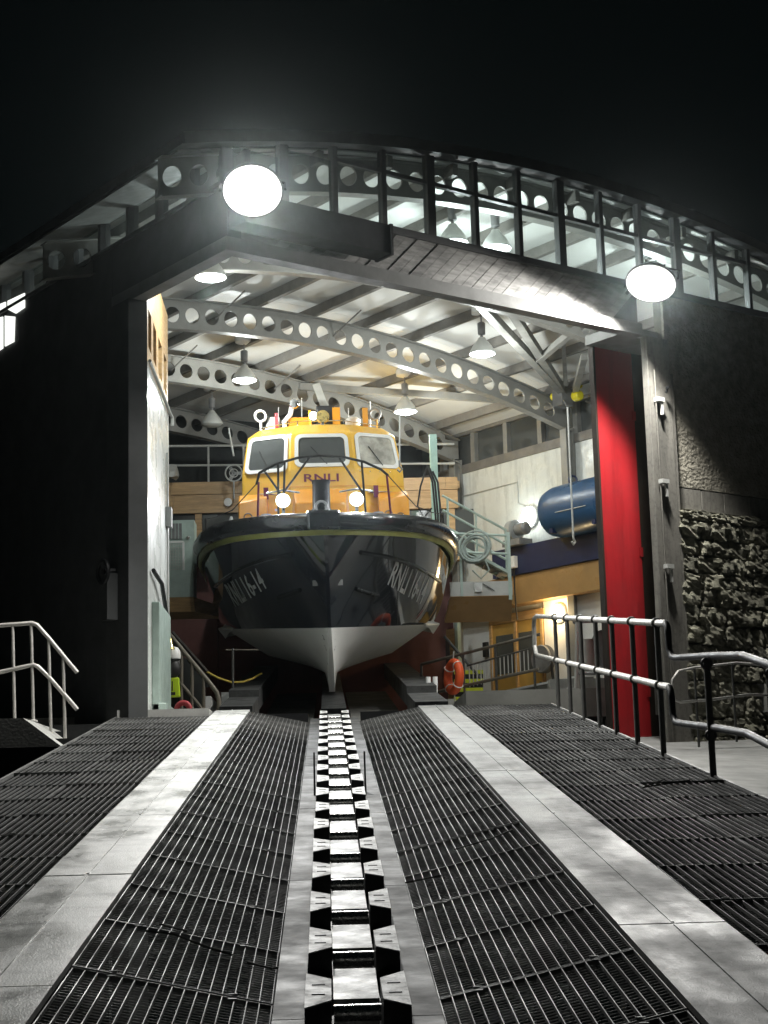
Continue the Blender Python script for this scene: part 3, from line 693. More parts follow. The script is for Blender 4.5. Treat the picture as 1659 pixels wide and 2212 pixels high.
# =================================================================== LIGHT FITTINGS
def floodlight(label, loc, target, arm, k=1):
    loc = Vec(loc); t = thing('floodlight', label, 'floodlight', loc, 'floodlights above the doors')
    d = (Vec(target) - loc).normalized(); s = d.cross(Zv).normalized(); u = s.cross(d)
    MB().lathe([(r * 1.38, h) for r, h in ((.10, -.30), (.16, -.28), (.24, -.12), (.30, -.02), (.305, .0), (.305, .03), (.295, .03))], loc, d, 32, (True, False)).build('housing', M['blackst'], t, smooth=True)
    MB().lathe([(.0, .06), (.2, .052), (.407, .03), (.407, .005), (.0, .005)], loc, d, 32).build('lens', M['E_flood'], t)
    for k_ in range(6):
        q = 2 * math.pi * k_ / 6; MB().beam(loc - d * .34 + (s * math.cos(q) + u * math.sin(q)) * .05, loc - d * .34 + (s * math.cos(q) + u * math.sin(q)) * .2, .012, .12, d).build('cooling_fin', M['blackst'], t)
    MB().tube([loc - s * .45, loc - s * .45 - u * .02 - d * .2, loc - d * .42, loc + s * .45 - d * .2, loc + s * .45], .02).build('yoke', M['blackst'], t)
    MB().tube([loc - d * .4, Vec(arm)], .03).build('bracket', M['blackst'], t)
    lamp('flood_light', 'SPOT', loc + d * .08, FLOOD_W * k, t, (1, .985, .94), .22, target, 152, .3)
    return t
floodlight('round white floodlight glaring above the left corner of the doors', B(-.15, -.8, 10.25), (-1.0, 16, 2.0), B(-.05, -.05, 10.25), 1.75)
floodlight('round white floodlight glaring at the right end of the gable boarding', B(7.6, -.8, 10.25), (3.3, 22.8, 2.6), B(7.8, -.03, 10.3), 1.05)

def pendant(u, v, label, on=True, drop=1.0, k=1.0):
    zr = 10.95
    for _ in range(6):
        P = atZ(u, v, zr); D = P - K; zr = arc(D.dot(V)) + .78 - drop
    P = atZ(u, v, zr); zc = zr + 1.0
    t = thing('pendant_lamp', label, 'pendant lamp', P, 'pendant lamps under the roof')
    MB().lathe([(.26, 0), (.262, .015), (.245, .07), (.19, .17), (.12, .26), (.085, .30), (.07, .34), (.0, .34)], P, Zv, 28, (False, True)).build('shade', M['shade'], t, smooth=True)
    MB().lathe([(.0, -.055), (.12, -.045), (.2, -.02), (.24, .012), (.235, .03), (.0, .03)], P, Zv, 24).build('bulb_bowl', M['E_pend'] if on else M['shade'], t)
    MB().lathe([(.03, .34), (.03, .40), (.075, .41), (.08, .64), (.06, .66)], P, Zv, 18).build('ballast_housing', M['motor'], t, smooth=True)
    if drop > .9: MB().tube([P + Zv * .66, P + Zv * .86], .014).build('stem', M['motor'], t)
    if drop > .9: MB().lathe([(.06, .80), (.19, .84), (.19, .97), (.17, .985)], P, Zv, 20).build('ceiling_rose', M['whitep'], t, smooth=True)
    if on: lamp('pendant_light', 'POINT', P - Zv * (.42 if drop < .9 else .3), PEND_W * k * (.85 if drop < .9 else 1), t, (.94, 1, .98), .1)
    return t
pendant(455, 600, 'nearest lit pendant lamp, close under the lintel at upper left', True, 1.0, .75)
pendant(528, 822, 'lit pendant lamp left of the wheelhouse roof')
pendant(458, 918, 'unlit pendant lamp at far left beside the bay wall', False)
pendant(876, 890, 'lit pendant lamp just right of the wheelhouse roof')
pendant(979, 526, 'lit pendant lamp seen low in the gable glazing, the left of two', True, .70)
pendant(1072, 538, 'lit pendant lamp seen low in the gable glazing, the right of two', True, .70)
pendant(1402, 606, 'added pendant fill lamp, unseen behind the right floodlight', True, .70)  # extra fill light for the front bay, hidden from view
pendant(1042, 765, 'lit pendant lamp at the right near the roof braces')

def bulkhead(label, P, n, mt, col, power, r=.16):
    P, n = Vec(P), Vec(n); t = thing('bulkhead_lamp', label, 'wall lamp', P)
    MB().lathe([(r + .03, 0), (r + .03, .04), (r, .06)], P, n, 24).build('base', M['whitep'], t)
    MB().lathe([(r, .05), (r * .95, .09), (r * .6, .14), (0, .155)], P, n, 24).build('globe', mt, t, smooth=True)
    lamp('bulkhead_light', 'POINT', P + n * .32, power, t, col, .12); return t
bulkhead('warm glowing wall lamp under the tan fascia by the double door', B(13.9, 8.55, 6.15), -V, M['E_warm'], (1, .74, .38), 45, .2)
bulkhead('added cool white glow for a lamp reflection on the wall beside the blue tank', B(13.99, 9.5, 8.5), -V, M['E_cool'], (.9, 1, .96), 14, .24)  # glowing fitting added in place of a lamp reflection on glossy paint

# =================================================================== RAILINGS
def post(g, p, h, r=.024): p = Vec(p); g.tube([p, p + Zv * h], r, 8)
def railing(name, label, cat, loc): return thing(name, label, cat, loc)
# right-hand slipway railing
XR = 3.41
t = thing('slipway_railing', 'pale tubular railing with posts darkened to silhouettes along the right edge of the slipway', 'railing', (XR, 20, 20 * TS))
def rz(y, h): return y * TS + h
ytop = [28.6, 28.75, 28.6, 25.4, 24.17, 22.9, 21.6, 20.4, 19.04, 17.55, 17.1]
for nm, h in (('top_rail', 1.34), ('mid_rail', .70)):
    pts = [(XR, y, rz(y, h)) for y in (27.6, 25.4, 24.2, 22.9, 21.6, 20.4, 19.0, 17.55, 17.12)]
    MB().tube(pts, .036, 10).build(nm, M['rail'], t, smooth=True)
    pts = [(XR, 17.12, rz(17.12, h)), (XR, 17.05, rz(17.05, h) - .03), (XR, 17.03, rz(17.05, h) - .10), (XR, 17.02, rz(17, h) - .26), (XR + .01, 16.95, rz(17, h) - .34), (XR + .02, 16.8, rz(16.8, h) - .335), (XR + .02, 15.3, rz(15.3, h) - .27), (XR + .02, 14.1, rz(14.1, h) - .23), (XR + .02, 13.2, rz(13.2, h) - .28), (XR + .02, 12.0, rz(12, h) - .3)]
    MB().tube(pts, .034, 10).build(nm, M['blackst'], t, smooth=True)  # near rails coloured black to paint in their backlit silhouette
MB().tube([(XR, 27.6, rz(27.6, 1.34)), (XR, 27.95, rz(27.95, 1.30)), (XR, 28.05, rz(28.0, 1.2)), (XR, 28.05, rz(28, .85)), (XR, 27.9, rz(27.9, .72)), (XR, 27.6, rz(27.6, .70))], .036, 10).build('end_loop', M['rail'], t, smooth=True)
for y, h in ((25.435, 1.34), (24.174, 1.34), (22.914, 1.34), (21.618, 1.34), (20.38, 1.34), (19.036, 1.34), (17.589, 1.34), (15.36, 1.0), (13.1, 1.0)):
    p = MB().tube([(XR, y, rz(y, -.12)), (XR, y, rz(y, h + .03))], .030, 10).build('post', M['railpost'], t, smooth=True)
    for hh in (h, h - .64):
        MB().torus((XR, y, rz(y, hh)), .045, .014, (0, 0, 1), (1, 0, 0), 14, 6).build('clamp', M['railpost'], p, smooth=True)
# lower railing in front of the stone wall
t = thing('ramp_railing', 'thin galvanised railing in front of the rubble stone wall', 'railing', (5.2, 22, 2.2))
Pn, nn = B(0, -1.2, 0), U
for nm, px in (('top_rail', [(1452, 1500), (1452, 1470), (1465, 1450), (1500, 1442), (1590, 1432), (1659, 1437), (1760, 1455)]), ('mid_rail', [(1452, 1500), (1458, 1512), (1470, 1517), (1530, 1512), (1620, 1500), (1659, 1502), (1760, 1525)])):
    MB().tube([atP(u, v, Pn, nn) for u, v in px], .022, 8).build(nm, M['rail'], t, smooth=True)
for u, v0, v1 in ((1500, 1440, 1585), (1581, 1432, 1590), (1655, 1436, 1600)):
    MB().tube([atP(u, v0, Pn, nn), atP(u, v0, Pn, nn) * 1 - Zv * 1.25], .02, 8).build('post', M['railpost'], t, smooth=True)
# left stair railing
t = thing('stair_railing', 'pale tubular railing turning down the steps left of the slipway', 'railing', (-4.2, 24, 3.1))
for nm, px in (('top_rail', [(-120, 1358), (0, 1351), (70, 1346), (80, 1350), (105, 1378), (150, 1433), (167, 1453)]), ('mid_rail', [(-120, 1470), (0, 1452), (72, 1436), (82, 1440), (105, 1462), (150, 1513), (167, 1533)])):
    MB().tube([atY(u, v, 24) for u, v in px], .03, 10).build(nm, M['rail'], t, smooth=True)
for u, v0, v1 in ((27, 1348, 1572), (67, 1345, 1556), (105, 1378, 1585), (136, 1415, 1600)):
    MB().tube([atY(u, v0, 24), atY(u + 5, v1, 24)], .022, 8).build('post', M['rail'], t, smooth=True)
for u, v in ((33, 1571), (72, 1556)):
    MB().lathe([(.06, 0), (.06, .015), (.03, .03)], atY(u, v, 24) - Zv * .02, Zv, 12).build('foot_flange', M['rail'], t)

# interior ramp railing with lifebuoy
t = thing('inner_ramp_railing', 'slim grey railing with balusters climbing the ramp inside the right door', 'railing', (2.6, 33, 3.8))
pa, pb_ = atY(910, 1435, 33.6), atY(1165, 1370, 31.4)
pc, pd = atY(912, 1502, 33.6), atY(1165, 1445, 31.4)
MB().tube([pa, pb_], .03).build('top_rail', M['stairrail'], t); MB().tube([pc, pd], .03).build('mid_rail', M['stairrail'], t)
for f in (0, .37, .64, .95):
    p = pa.lerp(pb_, f); MB().tube([p, Vec((p.x, p.y, 3.7))], .024).build('post', M['railpost'], t)
pe, pf_ = pa.lerp(pb_, .40) - Zv * .25, pa.lerp(pb_, .92) - Zv * .22
MB().tube([pe, pf_], .018).build('baluster_rail', M['railpost'], t)
for k in range(16):
    f = (k + .5) / 16; q = pe.lerp(pf_, f); MB().tube([q, q - Zv * .42], .012, 6).build('baluster', M['lgrey'], t)
lbc = atY(980, 1462, 32.6)
t = thing('lifebuoy', 'orange ring lifebuoy with pale tape hanging on the ramp railing', 'lifebuoy', lbc - Zv * .36)
e1 = Vec((.36, -.9, .10)).normalized()
ring = MB().torus(lbc, .26, .085, e1, Zv, 40, 12).build('ring', M['orange_ring'], t, smooth=True)
for k in range(4):
    q = math.pi / 4 + k * math.pi / 2; d = e1 * math.cos(q) + Zv * math.sin(q)
    MB().torus(lbc + d * .26, .091, .012, d, e1.cross(Zv), 16, 6).build('tape_band', M['tape'], t, smooth=True)
MB().tube([lbc + Zv * .30, lbc + Zv * .48 + e1 * .05], .012).tube([lbc - Zv * .3, lbc - Zv * .55 + e1 * .06, lbc - Zv * .66 + e1 * .2], .012).build('grab_line', M['tape'], t)

# =================================================================== RIGHT-HAND INTERIOR
# blue tank
t = thing('storage_tank', 'rounded blue tank lying on the navy beam by the right wall', 'tank', B(13.55, 7.4, 7.77))
prof = [(0, 8.42), (.25, 8.405), (.42, 8.34), (.53, 8.22), (.575, 8.04), (.58, 7.8), (.58, 4.6)]
o = MB().lathe([(r, -(h - 5.0)) for r, h in prof], B(13.35, 4.75, 8.29), -U, 32).build('shell', M['blue'], t, smooth=True)
MB().torus(B(13.3, 7.3, 8.93), .085, .024, Vec((1, 0, 0)), Zv, 20, 8).build('lifting_ring', M['navy'], t, smooth=True)
for b_ in (7.65, 6.3): MB().bb(12.95, 13.6, b_, b_ + .1, 7.772, 7.9).build('saddle', M['navy'], t)
MB().tube([B(12.78, 6.4, 8.16), B(12.77, 7.35, 8.16)], .010).build('seam', M['lgrey'], t)
t = thing('winch_motor', 'grey rounded motor on the navy beam left of the blue tank', 'motor', B(13.5, 9.5, 7.78))
MB().bb(13.3, 13.7, 9.15, 9.75, 7.775, 7.92).build('bed', M['motor'], t)
MB().lathe([(.0, -.02), (.20, 0), (.24, .05), (.24, .22), (.18, .26)], B(13.45, 9.62, 8.14), -U, 22).build('drum_cover', M['grey'], t, smooth=True)
MB().lathe([(.14, .26), (.15, .55), (.10, .6)], B(13.45, 9.62, 8.14), -U, 20).build('motor_body', M['motor'], t, smooth=True)
o = MB().bb(13.38, 13.495, 9.45, 9.68, 7.28, 7.55).build('junction_box', M['whitep'], loc=B(13.44, 9.56, 7.28), bevel=.01)
tag(o, 'small white junction box on the end of the navy beam', 'junction box')
for i, (a, b, h) in enumerate(((13.4, 10.05, .0),)):
    o = MB().tube([B(13.47, 9.56, 7.28), B(13.47, 9.57, 6.8), B(13.5, 9.58, 6.35), B(13.55, 9.6, 6.1)], .018).build('power_cable', M['cable'], loc=B(13.47, 9.56, 6.1))
    tag(o, 'dark cable dropping from the white junction box', 'cable')
# hoist with wire and hook
hp = B(13.3, 7.5, 10.9)
t = thing('chain_hoist', 'yellow chain hoist under the braces with a long wire and hook over the blue tank', 'hoist', hp)
MB().obox(hp - Zv * .08, V * .18, U * .16, Zv * .2).build('hoist_body', M['motor'], t, bevel=.02)
for u, v, r in ((1200, 856, .10), (1247, 833, .085), (1247, 855, .12)):
    c = atP(u, v, hp, V); MB().lathe([(r * .8, -.1), (r, -.07), (r, .07), (r * .8, .1)], c, U, 18).build('yellow_drum', M['yellow'], t, smooth=True)
hb = atP(1238, 1150, hp - V * .9, V); ht = atP(1226, 880, hp - V * .9, V)
MB().tube([ht, hb], .022, 6).build('wire', M['lgrey'], t)
MB().tube([hb, hb - Zv * .12, hb - Zv * .2 + V * .05, hb - Zv * .26, hb - Zv * .2 - V * .05], .025).build('hook', M['lgrey'], t)
MB().tube([ht, hp - Zv * .1], .02, 6).build('jib', M['motor'], t)
p0, p1 = atY(863, 895, 35), atY(863, 995, 35)
t = thing('hanging_hook', 'slim wire with a hook hanging right of the wheelhouse window', 'hook', p1)
MB().tube([p0, p1], .016, 6).build('wire', M['lgrey'], t); MB().tube([p1, p1 - Zv * .12, p1 - Zv * .18 + Vec((.05, 0, 0)), p1 - Zv * .24, p1 - Zv * .19 - Vec((.05, 0, 0))], .022).build('hook', M['motor'], t)

# access platform and stairs on the right
PY = 36.2
def pr(u, v, Y=PY): return atY(u, v, Y)
t = thing('access_platform', 'pale green steel platform with toe board beside the right side of the hull', 'platform', pr(1040, 1290))
x0, x1 = pr(972, 1270).x, pr(1107, 1270).x; zt = pr(1040, 1256).z; zb = pr(1040, 1287).z
MB().box(x0, x1, PY, PY + .06, zb, zt).build('toe_board', M['lgrey'], t)
MB().box(x0 + .05, x1, PY + .061, PY + 1.5, zb - .02, zb + .06).build('deck', M['lgrey'], t)
MB().hexa([(x0, PY, zb - .01), (x1, PY, zb - .01), (x1, PY + .5, zb - .5), (x0 - .1, PY + .5, zb - .5), (x0, PY, zb), (x1, PY, zb), (x1, PY + .5, zb - .4), (x0 - .1, PY + .5, zb - .4)]).build('under_plate', M['tanfas'], t)
for z in (pr(1040, 1195).z, pr(1040, 1155).z - .0): MB().tube([(x0 - .3, PY, z + .06), (x1 - .03, PY, z - .03)], .028).build('rail', M['mint'], t)
MB().beam((x1 - .05, PY, zb - .1), (x1 - .05, PY, pr(1100, 1150).z), .07, .07, (0, 1, 0)).build('corner_post', M['mint'], t)
MB().beam((x0 + .25, PY, zb), (x0 + .25, PY, zt + .9), .05, .05, (0, 1, 0)).build('post', M['mint'], t)
MB().box(x0 + .52, x0 + .68, PY - .05, PY - .002, zb + .08, zt - .03).build('handle_box', M['whitep'], t)
MB().tube([(x0 + .7, PY - .03, zt - .05), (x0 + .95, PY - .03, zb + .1)], .012).build('lever', M['motor'], t)
t = thing('inner_stair', 'pale green open stair rising left from the platform beside the right wall', 'staircase', pr(1100, 1260, 37.2))
s0, s1 = pr(1098, 1238, 37.2), pr(958, 1162, 37.2)
MB().beam(s0, s1, .06, .26, (0, 1, 0)).build('stringer', M['mint'], t)
s2, s3 = s0 + Vec((0, .8, 0)), s1 + Vec((0, .8, 0))
MB().beam(s2, s3, .06, .26, (0, 1, 0)).build('stringer', M['mint'], t)
for k in range(9):
    f = (k + .5) / 9; p = s0.lerp(s1, f); MB().box(p.x - .12, p.x + .12, p.y + .04, p.y + .76, p.z - .02, p.z + .02).build('tread', M['motor'], t)
for du in (1.05, .72, .38): MB().tube([s0 + Zv * (du - .10), s1 + Zv * (du - .10)], .028).build('hand_rail', M['mint'], t)
for f in (.02, .48, .92): p = s0.lerp(s1, f); MB().tube([p, p + Zv * .95], .026).build('stair_post', M['mint'], t)
# hose coil on the platform rail
hc = pr(1026, 1183, 36.08)
t = thing('hose_coil', 'grey green hose coiled over the right platform rail', 'hose', hc)
for k in range(6):
    MB().torus(hc + Vec((random.uniform(-.03, .03), -.02 * k, random.uniform(-.05, .03))), .30 + random.uniform(-.06, .05), .020, (1, 0, .1), (.0, .1, 1.25), 30, 8).build('hose_loop', M['coil'], t, smooth=True)
MB().tube([hc + Vec((.2, -.1, -.3)), hc + Vec((.28, -.1, -.5)), hc + Vec((.1, -.1, -.68)), hc + Vec((-.08, -.1, -.5))], .018).build('hose_tail', M['coil'], t, smooth=True)
# sea-green post and dark cables beside the boat
o = MB().box(2.36, 2.52, 36.9, 37.06, 7.3, 10.0).build('green_post', M['cyan'], loc=(2.44, 37, 7.3)); tag(o, 'sea green square post standing behind the right side of the hull', 'post')
o = MB().bb(13.2, 13.3, 11.35, 11.45, 3.8, 6.6).build('green_column', M['mint'], loc=B(13.25, 11.4, 3.8)); tag(o, 'pale green steel upright under the right platform beside the tan door', 'column')
t = thing('dark_cable_bundle', 'black cables looping down from the rail tip right of the wheelhouse', 'cable', (2.3, 35, 7.3))
for dx in (0, .05, .11): MB().tube([(2.16 + dx, 34.8, 8.85 - dx), (2.26 + dx, 34.8, 8.5), (2.30 + dx, 34.8, 7.8), (2.32 + dx * .5, 34.8, 7.2)], .022).build('cable', M['cable'], t, smooth=True)
MB().tube([(2.16, 34.7, 8.85), (2.0, 34.7, 8.4), (1.93, 34.7, 8.0), (2.05, 34.7, 7.75), (2.22, 34.7, 7.95)], .018).build('cable', M['cable'], t, smooth=True)
# hazard-striped steps
t = thing('hazard_steps', 'short flight of steps with yellow nosings behind the lifebuoy', 'steps', atY(1010, 1505, 35))
for k in range(4):
    p = atY(1012, 1508 - k * 19, 35 + k * .25); MB().box(p.x - .3, p.x + .3, p.y, p.y + .3, p.z - .14, p.z + .02).build('step', M['blackst'], t)
    MB().box(p.x - .3, p.x + .3, p.y - .012, p.y - .001, p.z - .05, p.z + .03).build('nosing', M['hazy'], t)
MB().tube([atY(960, 1375, 34.6), atY(1038, 1465, 34.2)], .03).build('hand_rail', M['railpost'], t)
# trestle stand with canister
t = thing('engine_stand', 'grey steel trestle with a canister and motor head inside the right door', 'stand', atY(1270, 1570, 29.8))
def q(u, v, Y=29.8): return atY(u, v, Y)
MB().hexa([q(1238, 1348), q(1320, 1343), q(1320, 1343, 30.4), q(1238, 1348, 30.4), q(1236, 1342), q(1322, 1337), q(1322, 1337, 30.4), q(1236, 1342, 30.4)]).build('top_board', M['motor'], t)
for u in (1247, 1315): MB().tube([q(u, 1345), q(u - 4, 1600)], .035).build('leg', M['lgrey'], t)
for u in (1250, 1318): MB().tube([q(u, 1345, 30.3), q(u, 1600, 30.3)], .03).build('leg', M['lgrey'], t)
MB().tube([q(1247, 1540), q(1312, 1490)], .022).build('cross_brace', M['lgrey'], t); MB().tube([q(1180, 1525), q(1236, 1480)], .02).build('cross_brace', M['lgrey'], t)
MB().tube([q(1247, 1455), q(1315, 1455)], .022).build('shelf_bar', M['motor'], t)
MB().lathe([(.10, 0), (.13, .03), (.13, .52), (.10, .56), (.0, .57)], q(1272, 1450, 30.1), Zv, 20).build('canister', M['lgrey'], t, smooth=True)
MB().lathe([(.06, -.5), (.07, -.2), (.15, -.05), (.17, .05), (.12, .16), (.0, .2)], q(1300, 1385, 30.05), Zv, 16).build('motor_head', M['motor'], t, smooth=True)
MB().box(q(1200, 1500).x, q(1330, 1500).x, 30.5, 30.8, 3.0, 4.05).build('base_block', M['conc'], t)
# hose reel on the wall
hr = B(13.7, 8.95, 5.15)
t = thing('hose_reel', 'grey fire hose reel with a black loop of hose by the tan door', 'hose reel', hr)
MB().lathe([(.30, -.1), (.32, -.08), (.32, -.06), (.12, -.05), (.12, .05), (.32, .06), (.32, .08), (.30, .1)], hr, -V, 26).build('reel', M['motor'], t, smooth=True)
MB().tube([hr - U * .25, hr - U * .3 - Zv * .6, hr - U * .15 - Zv * 1.05, hr + U * .1 - Zv * .9, hr + U * .12 - Zv * .5], .03).build('hose', M['cable'], t, smooth=True)
o = MB().lathe([(.07, 0), (.08, .02), (.08, .42), (.03, .5), (.03, .56)], B(13.72, 8.3, 3.85), Zv, 16).build('fire_extinguisher', M['pink'], loc=B(13.72, 8.3, 3.85), smooth=True); tag(o, 'red fire extinguisher on the floor below the hose reel', 'extinguisher')
o = MB().bb(13.88, 13.899, 8.05, 8.22, 5.05, 5.3).build('notice', M['whitep'], loc=B(13.89, 8.1, 5.05)); tag(o, 'small white notice on the wall beside the hose reel', 'notice')
o = MB().bb(13.82, 13.899, 11.05, 11.2, 5.4, 5.75).build('wall_phone', M['cable'], loc=B(13.85, 11.1, 5.4), bevel=.01); tag(o, 'black handset hanging on the wall left of the tan door', 'handset')
t = thing('white_pipe_stands', 'pair of short white pipes standing below the lifebuoy', 'pipe', atY(930, 1520, 31))
for u in (925, 940): MB().tube([atY(u, 1530, 31), atY(u, 1462, 31)], .045, 10).build('pipe', M['whitep'], t)

o = MB().tube([B(13.97, 11.9, 9.4), B(13.97, 9.9, 9.4), B(13.97, 9.9, 8.9), B(13.97, 9.6, 8.75)], .016).build('wall_conduit', M['lgrey'], loc=B(13.97, 9.9, 8.9)); tag(o, 'thin grey conduit running along the white wall to the added cool glow', 'conduit')

# =================================================================== LEFT-HAND INTERIOR
t = thing('green_cabinet', 'pale green caged cabinet on a bracket platform left of the hull', 'cabinet', atY(385, 1262, 34))
def ql(u, v, Y=34): return atY(u, v, Y)
x0, x1 = ql(352, 1250).x - .4, ql(418, 1250).x
z0, z1, zc_, zm = ql(385, 1290).z, ql(385, 1232).z, ql(385, 1118).z, ql(385, 1170).z
MB().box(x0, x1, 34, 34.8, z0, z1).build('plinth', M['mint'], t)
MB().box(x0, x1, 34.3, 34.9, z1 + .002, zc_).build('cabinet_body', M['mint'], t)
MB().box(x1 - .62, x1 - .24, 34.27, 34.298, zm + .1, zc_ - .07).build('dark_grille', M['motor'], t)
for k in range(6):
    x = x1 - .60 + k * .07; MB().box(x, x + .012, 34.26, 34.269, zm + .1, zc_ - .07).build('grille_bar', M['mint'], t)
gx0, gx1 = x1 - .70, x1 - .20
MB().beam((gx0, 34.05, zm), (gx1, 34.05, zm), .04, .04).beam((gx1, 34.05, zm), (gx1, 34.05, z1), .04, .04, (0, 1, 0)).build('gate_frame', M['whitep'], t)
for k in range(9):
    x = gx0 + .03 + k * .052; MB().tube([(x, 34.05, zm), (x, 34.05, z1)], .006, 5).build('gate_wire', M['lgrey'], t)
for k in range(9):
    z = z1 + .03 + k * (zm - z1 - .05) / 8.5; MB().tube([(gx0, 34.06, z), (gx1, 34.06, z)], .006, 5).build('gate_wire', M['lgrey'], t)
MB().hexa([(x0, 34.1, z0 - .28), (x1 + .02, 34.1, z0 - .28), (x1 + .5, 35.2, z0 - .30), (x0, 35.2, z0 - .3), (x0, 34.0, z0 - .002), (x1, 34.0, z0 - .002), (x1 + .3, 35, z0 - .01), (x0, 35, z0 - .01)]).build('soffit_box', M['timber'], t)
MB().lathe([(.02, 0), (.035, .02), (.035, .05), (0, .06)], (x1 - .12, 34.29, zm + .12), (0, -1, 0), 12).build('knob', M['chrome'], t)
# staircase with panelled side, rails
t = thing('left_stair', 'dark brown panelled stair with tubular handrail inside the left door', 'staircase', atY(440, 1520, 29.6))
def qs(u, v, Y=29.6): return atY(u, v, Y)
MB().tube([qs(352, 1368), qs(366, 1370), qs(455, 1478), qs(468, 1495), qs(473, 1512), qs(473, 1545)], .04, 10).build('hand_rail', M['stairrail'], t, smooth=True)
MB().tube([qs(360, 1440), qs(440, 1535)], .03, 8).build('lower_rail', M['stairrail'], t)
MB().prism([qs(368, 1385, 29.75), qs(440, 1470, 29.75), qs(440, 1560, 29.75), qs(368, 1560, 29.75)], (0, .06, 0)).build('side_panel', M['dkvoid'], t)
for u, v in ((392, 1402), (415, 1430), (440, 1458)): MB().tube([qs(u, v), qs(u, 1560)], .03, 8).build('post', M['stairrail'], t)
for k in range(6): p = qs(372 + 13 * k, 1390 + 17 * k, 30.0); MB().box(p.x - .1, p.x + .14, 29.85, 30.6, p.z - .03, p.z).build('tread', M['dkvoid'], t)
MB().tube([qs(372, 1366, 30.6), qs(455, 1460, 30.6)], .035).build('rear_hand_rail', M['brown'], t)
pr0 = [qs(448, 1452, 30), qs(470, 1464, 30.3), qs(500, 1474, 30.7), qs(525, 1473, 31), qs(545, 1466, 31.3), qs(565, 1455, 31.6)]
o = MB().tube(pr0, .018, 6).build('barrier_rope', M['yrope'], loc=pr0[0]); tag(o, 'yellow rope sagging across the gap left of the hull', 'rope')
t = thing('barrier_post', 'thin pale post holding the yellow rope left of the hull', 'post', atY(503, 1515, 30.7))
MB().tube([atY(503, 1400, 30.7), atY(503, 1515, 30.7)], .022).build('post', M['railpost'], t)
MB().tube([atY(488, 1404, 30.7), atY(560, 1404, 30.7)], .014).build('cross_bar', M['stairrail'], t)
o = MB().box(atY(478, 1500, 30.9).x, atY(540, 1500, 30.9).x, 30.9, 31.0, 3.3, atY(500, 1495, 30.9).z).build('screen_board', M['whitep'], loc=atY(500, 1530, 30.9)); tag(o, 'low white panel behind the barrier post left of the hull', 'screen')
# bell, helmet, jacket, red ring on the left
c = atY(367, 1395, 28.6)
t = thing('brass_bell', 'small brass bell hanging at the head of the left stair rail', 'bell', c)
MB().lathe([(.085, -.06), (.075, -.04), (.05, .02), (.04, .10), (.02, .14), (.0, .145)], c, Zv, 20).build('bell', M['brass'], t, smooth=True); MB().tube([c + Zv * .14, c + Zv * .22], .012).build('hanger', M['brass'], t)
c = atY(374, 1412, 28.9)
t = thing('safety_helmet', 'white safety helmet with dark strap on a hook by the bay wall', 'helmet', c)
MB().lathe([(.125, -.09), (.13, -.04), (.12, .04), (.085, .10), (.0, .125)], c, Zv, 22).build('shell', M['whitep'], t, smooth=True)
MB().torus(c - Zv * .02, .128, .008, (1, 0, 0), Zv, 20, 5).build('strap', M['cable'], t); MB().box(c.x - .10, c.x + .10, c.y, c.y + .1, c.z - .19, c.z - .09).build('chin_guard', M['motor'], t, bevel=.02)
c = atY(374, 1480, 28.9)
t = thing('hi_vis_jacket', 'yellow hi-vis jacket hanging below the white helmet', 'jacket', c)
MB().hexa([c + Vec(p) for p in ((-.14, -.05, -.20), (.12, -.05, -.20), (.12, .08, -.20), (-.14, .08, -.20), (-.12, -.06, .12), (.11, -.06, .12), (.09, .06, .13), (-.1, .06, .13))]).build('jacket_body', M['hivis'], t, bevel=.02)
MB().box(c.x - .02, c.x - .0, c.y - .062, c.y - .052, c.z - .1, c.z + .06).build('zip_flap', M['cable'], t)
MB().box(c.x - .06, c.x + .04, c.y - .062, c.y - .05, c.z - .17, c.z - .12).build('pocket', M['cable'], t)
MB().lathe([(.05, .12), (.12, .2), (.13, .3), (.1, .38), (.0, .40)], c, Zv, 14).build('hung_bag', M['cable'], t, smooth=True)
c = atY(396, 1532, 27.6)
o = MB().torus(c, .10, .045, (1, 0, 0), Zv, 24, 10).build('red_float', M['pink'], loc=c, smooth=True); tag(o, 'faded red ring float lying behind the slipway sill', 'float')
o = MB().tube([atY(505, 985, 38.5), atY(494, 925, 38.5), ], .02).build('boat_hook', M['lgrey'], loc=atY(505, 985, 38.5)); tag(o, 'pale pole leaning on the gallery rail left of the wheelhouse', 'pole')
c = atY(505, 1022, 40.4)
t = thing('gallery_fan', 'grey round fan on the gallery behind the rail', 'fan', c)
MB().torus(c, .2, .018, (1, 0, 0), Zv, 26, 6).torus(c, .1, .012, (1, 0, 0), Zv, 20, 6).build('guard', M['lgrey'], t, smooth=True)
for k in range(3):
    q_ = k * 2.094; MB().obox(c + Vec((math.cos(q_) * .09, .02, math.sin(q_) * .09)), Vec((math.cos(q_), 0, math.sin(q_))) * .08, Vec((0, .006, 0)), Vec((-math.sin(q_), .3, math.cos(q_))) * .04).build('blade', M['grey'], t)
MB().tube([c - Zv * .2, c - Zv * .62], .02).build('stand', M['lgrey'], t)
c = atY(370, 1017, 40.3)
t = thing('tarp_bundle', 'crumpled pale tarpaulin on the left end of the gallery', 'tarpaulin', c)
g = MB().lathe([(.0, -.12), (.22, -.12), (.24, -.03), (.16, .08), (.06, .14), (.0, .15)], c, Vec((.35, 0, 1)), 14)
for i, p in enumerate(g.v): g.v[i] = p + Vec((mnoise.noise(p * 6), 0, mnoise.noise(p * 7 + Vec((3, 1, 2))))) * .12
g.build('fold', M['lgrey'], t, smooth=True)

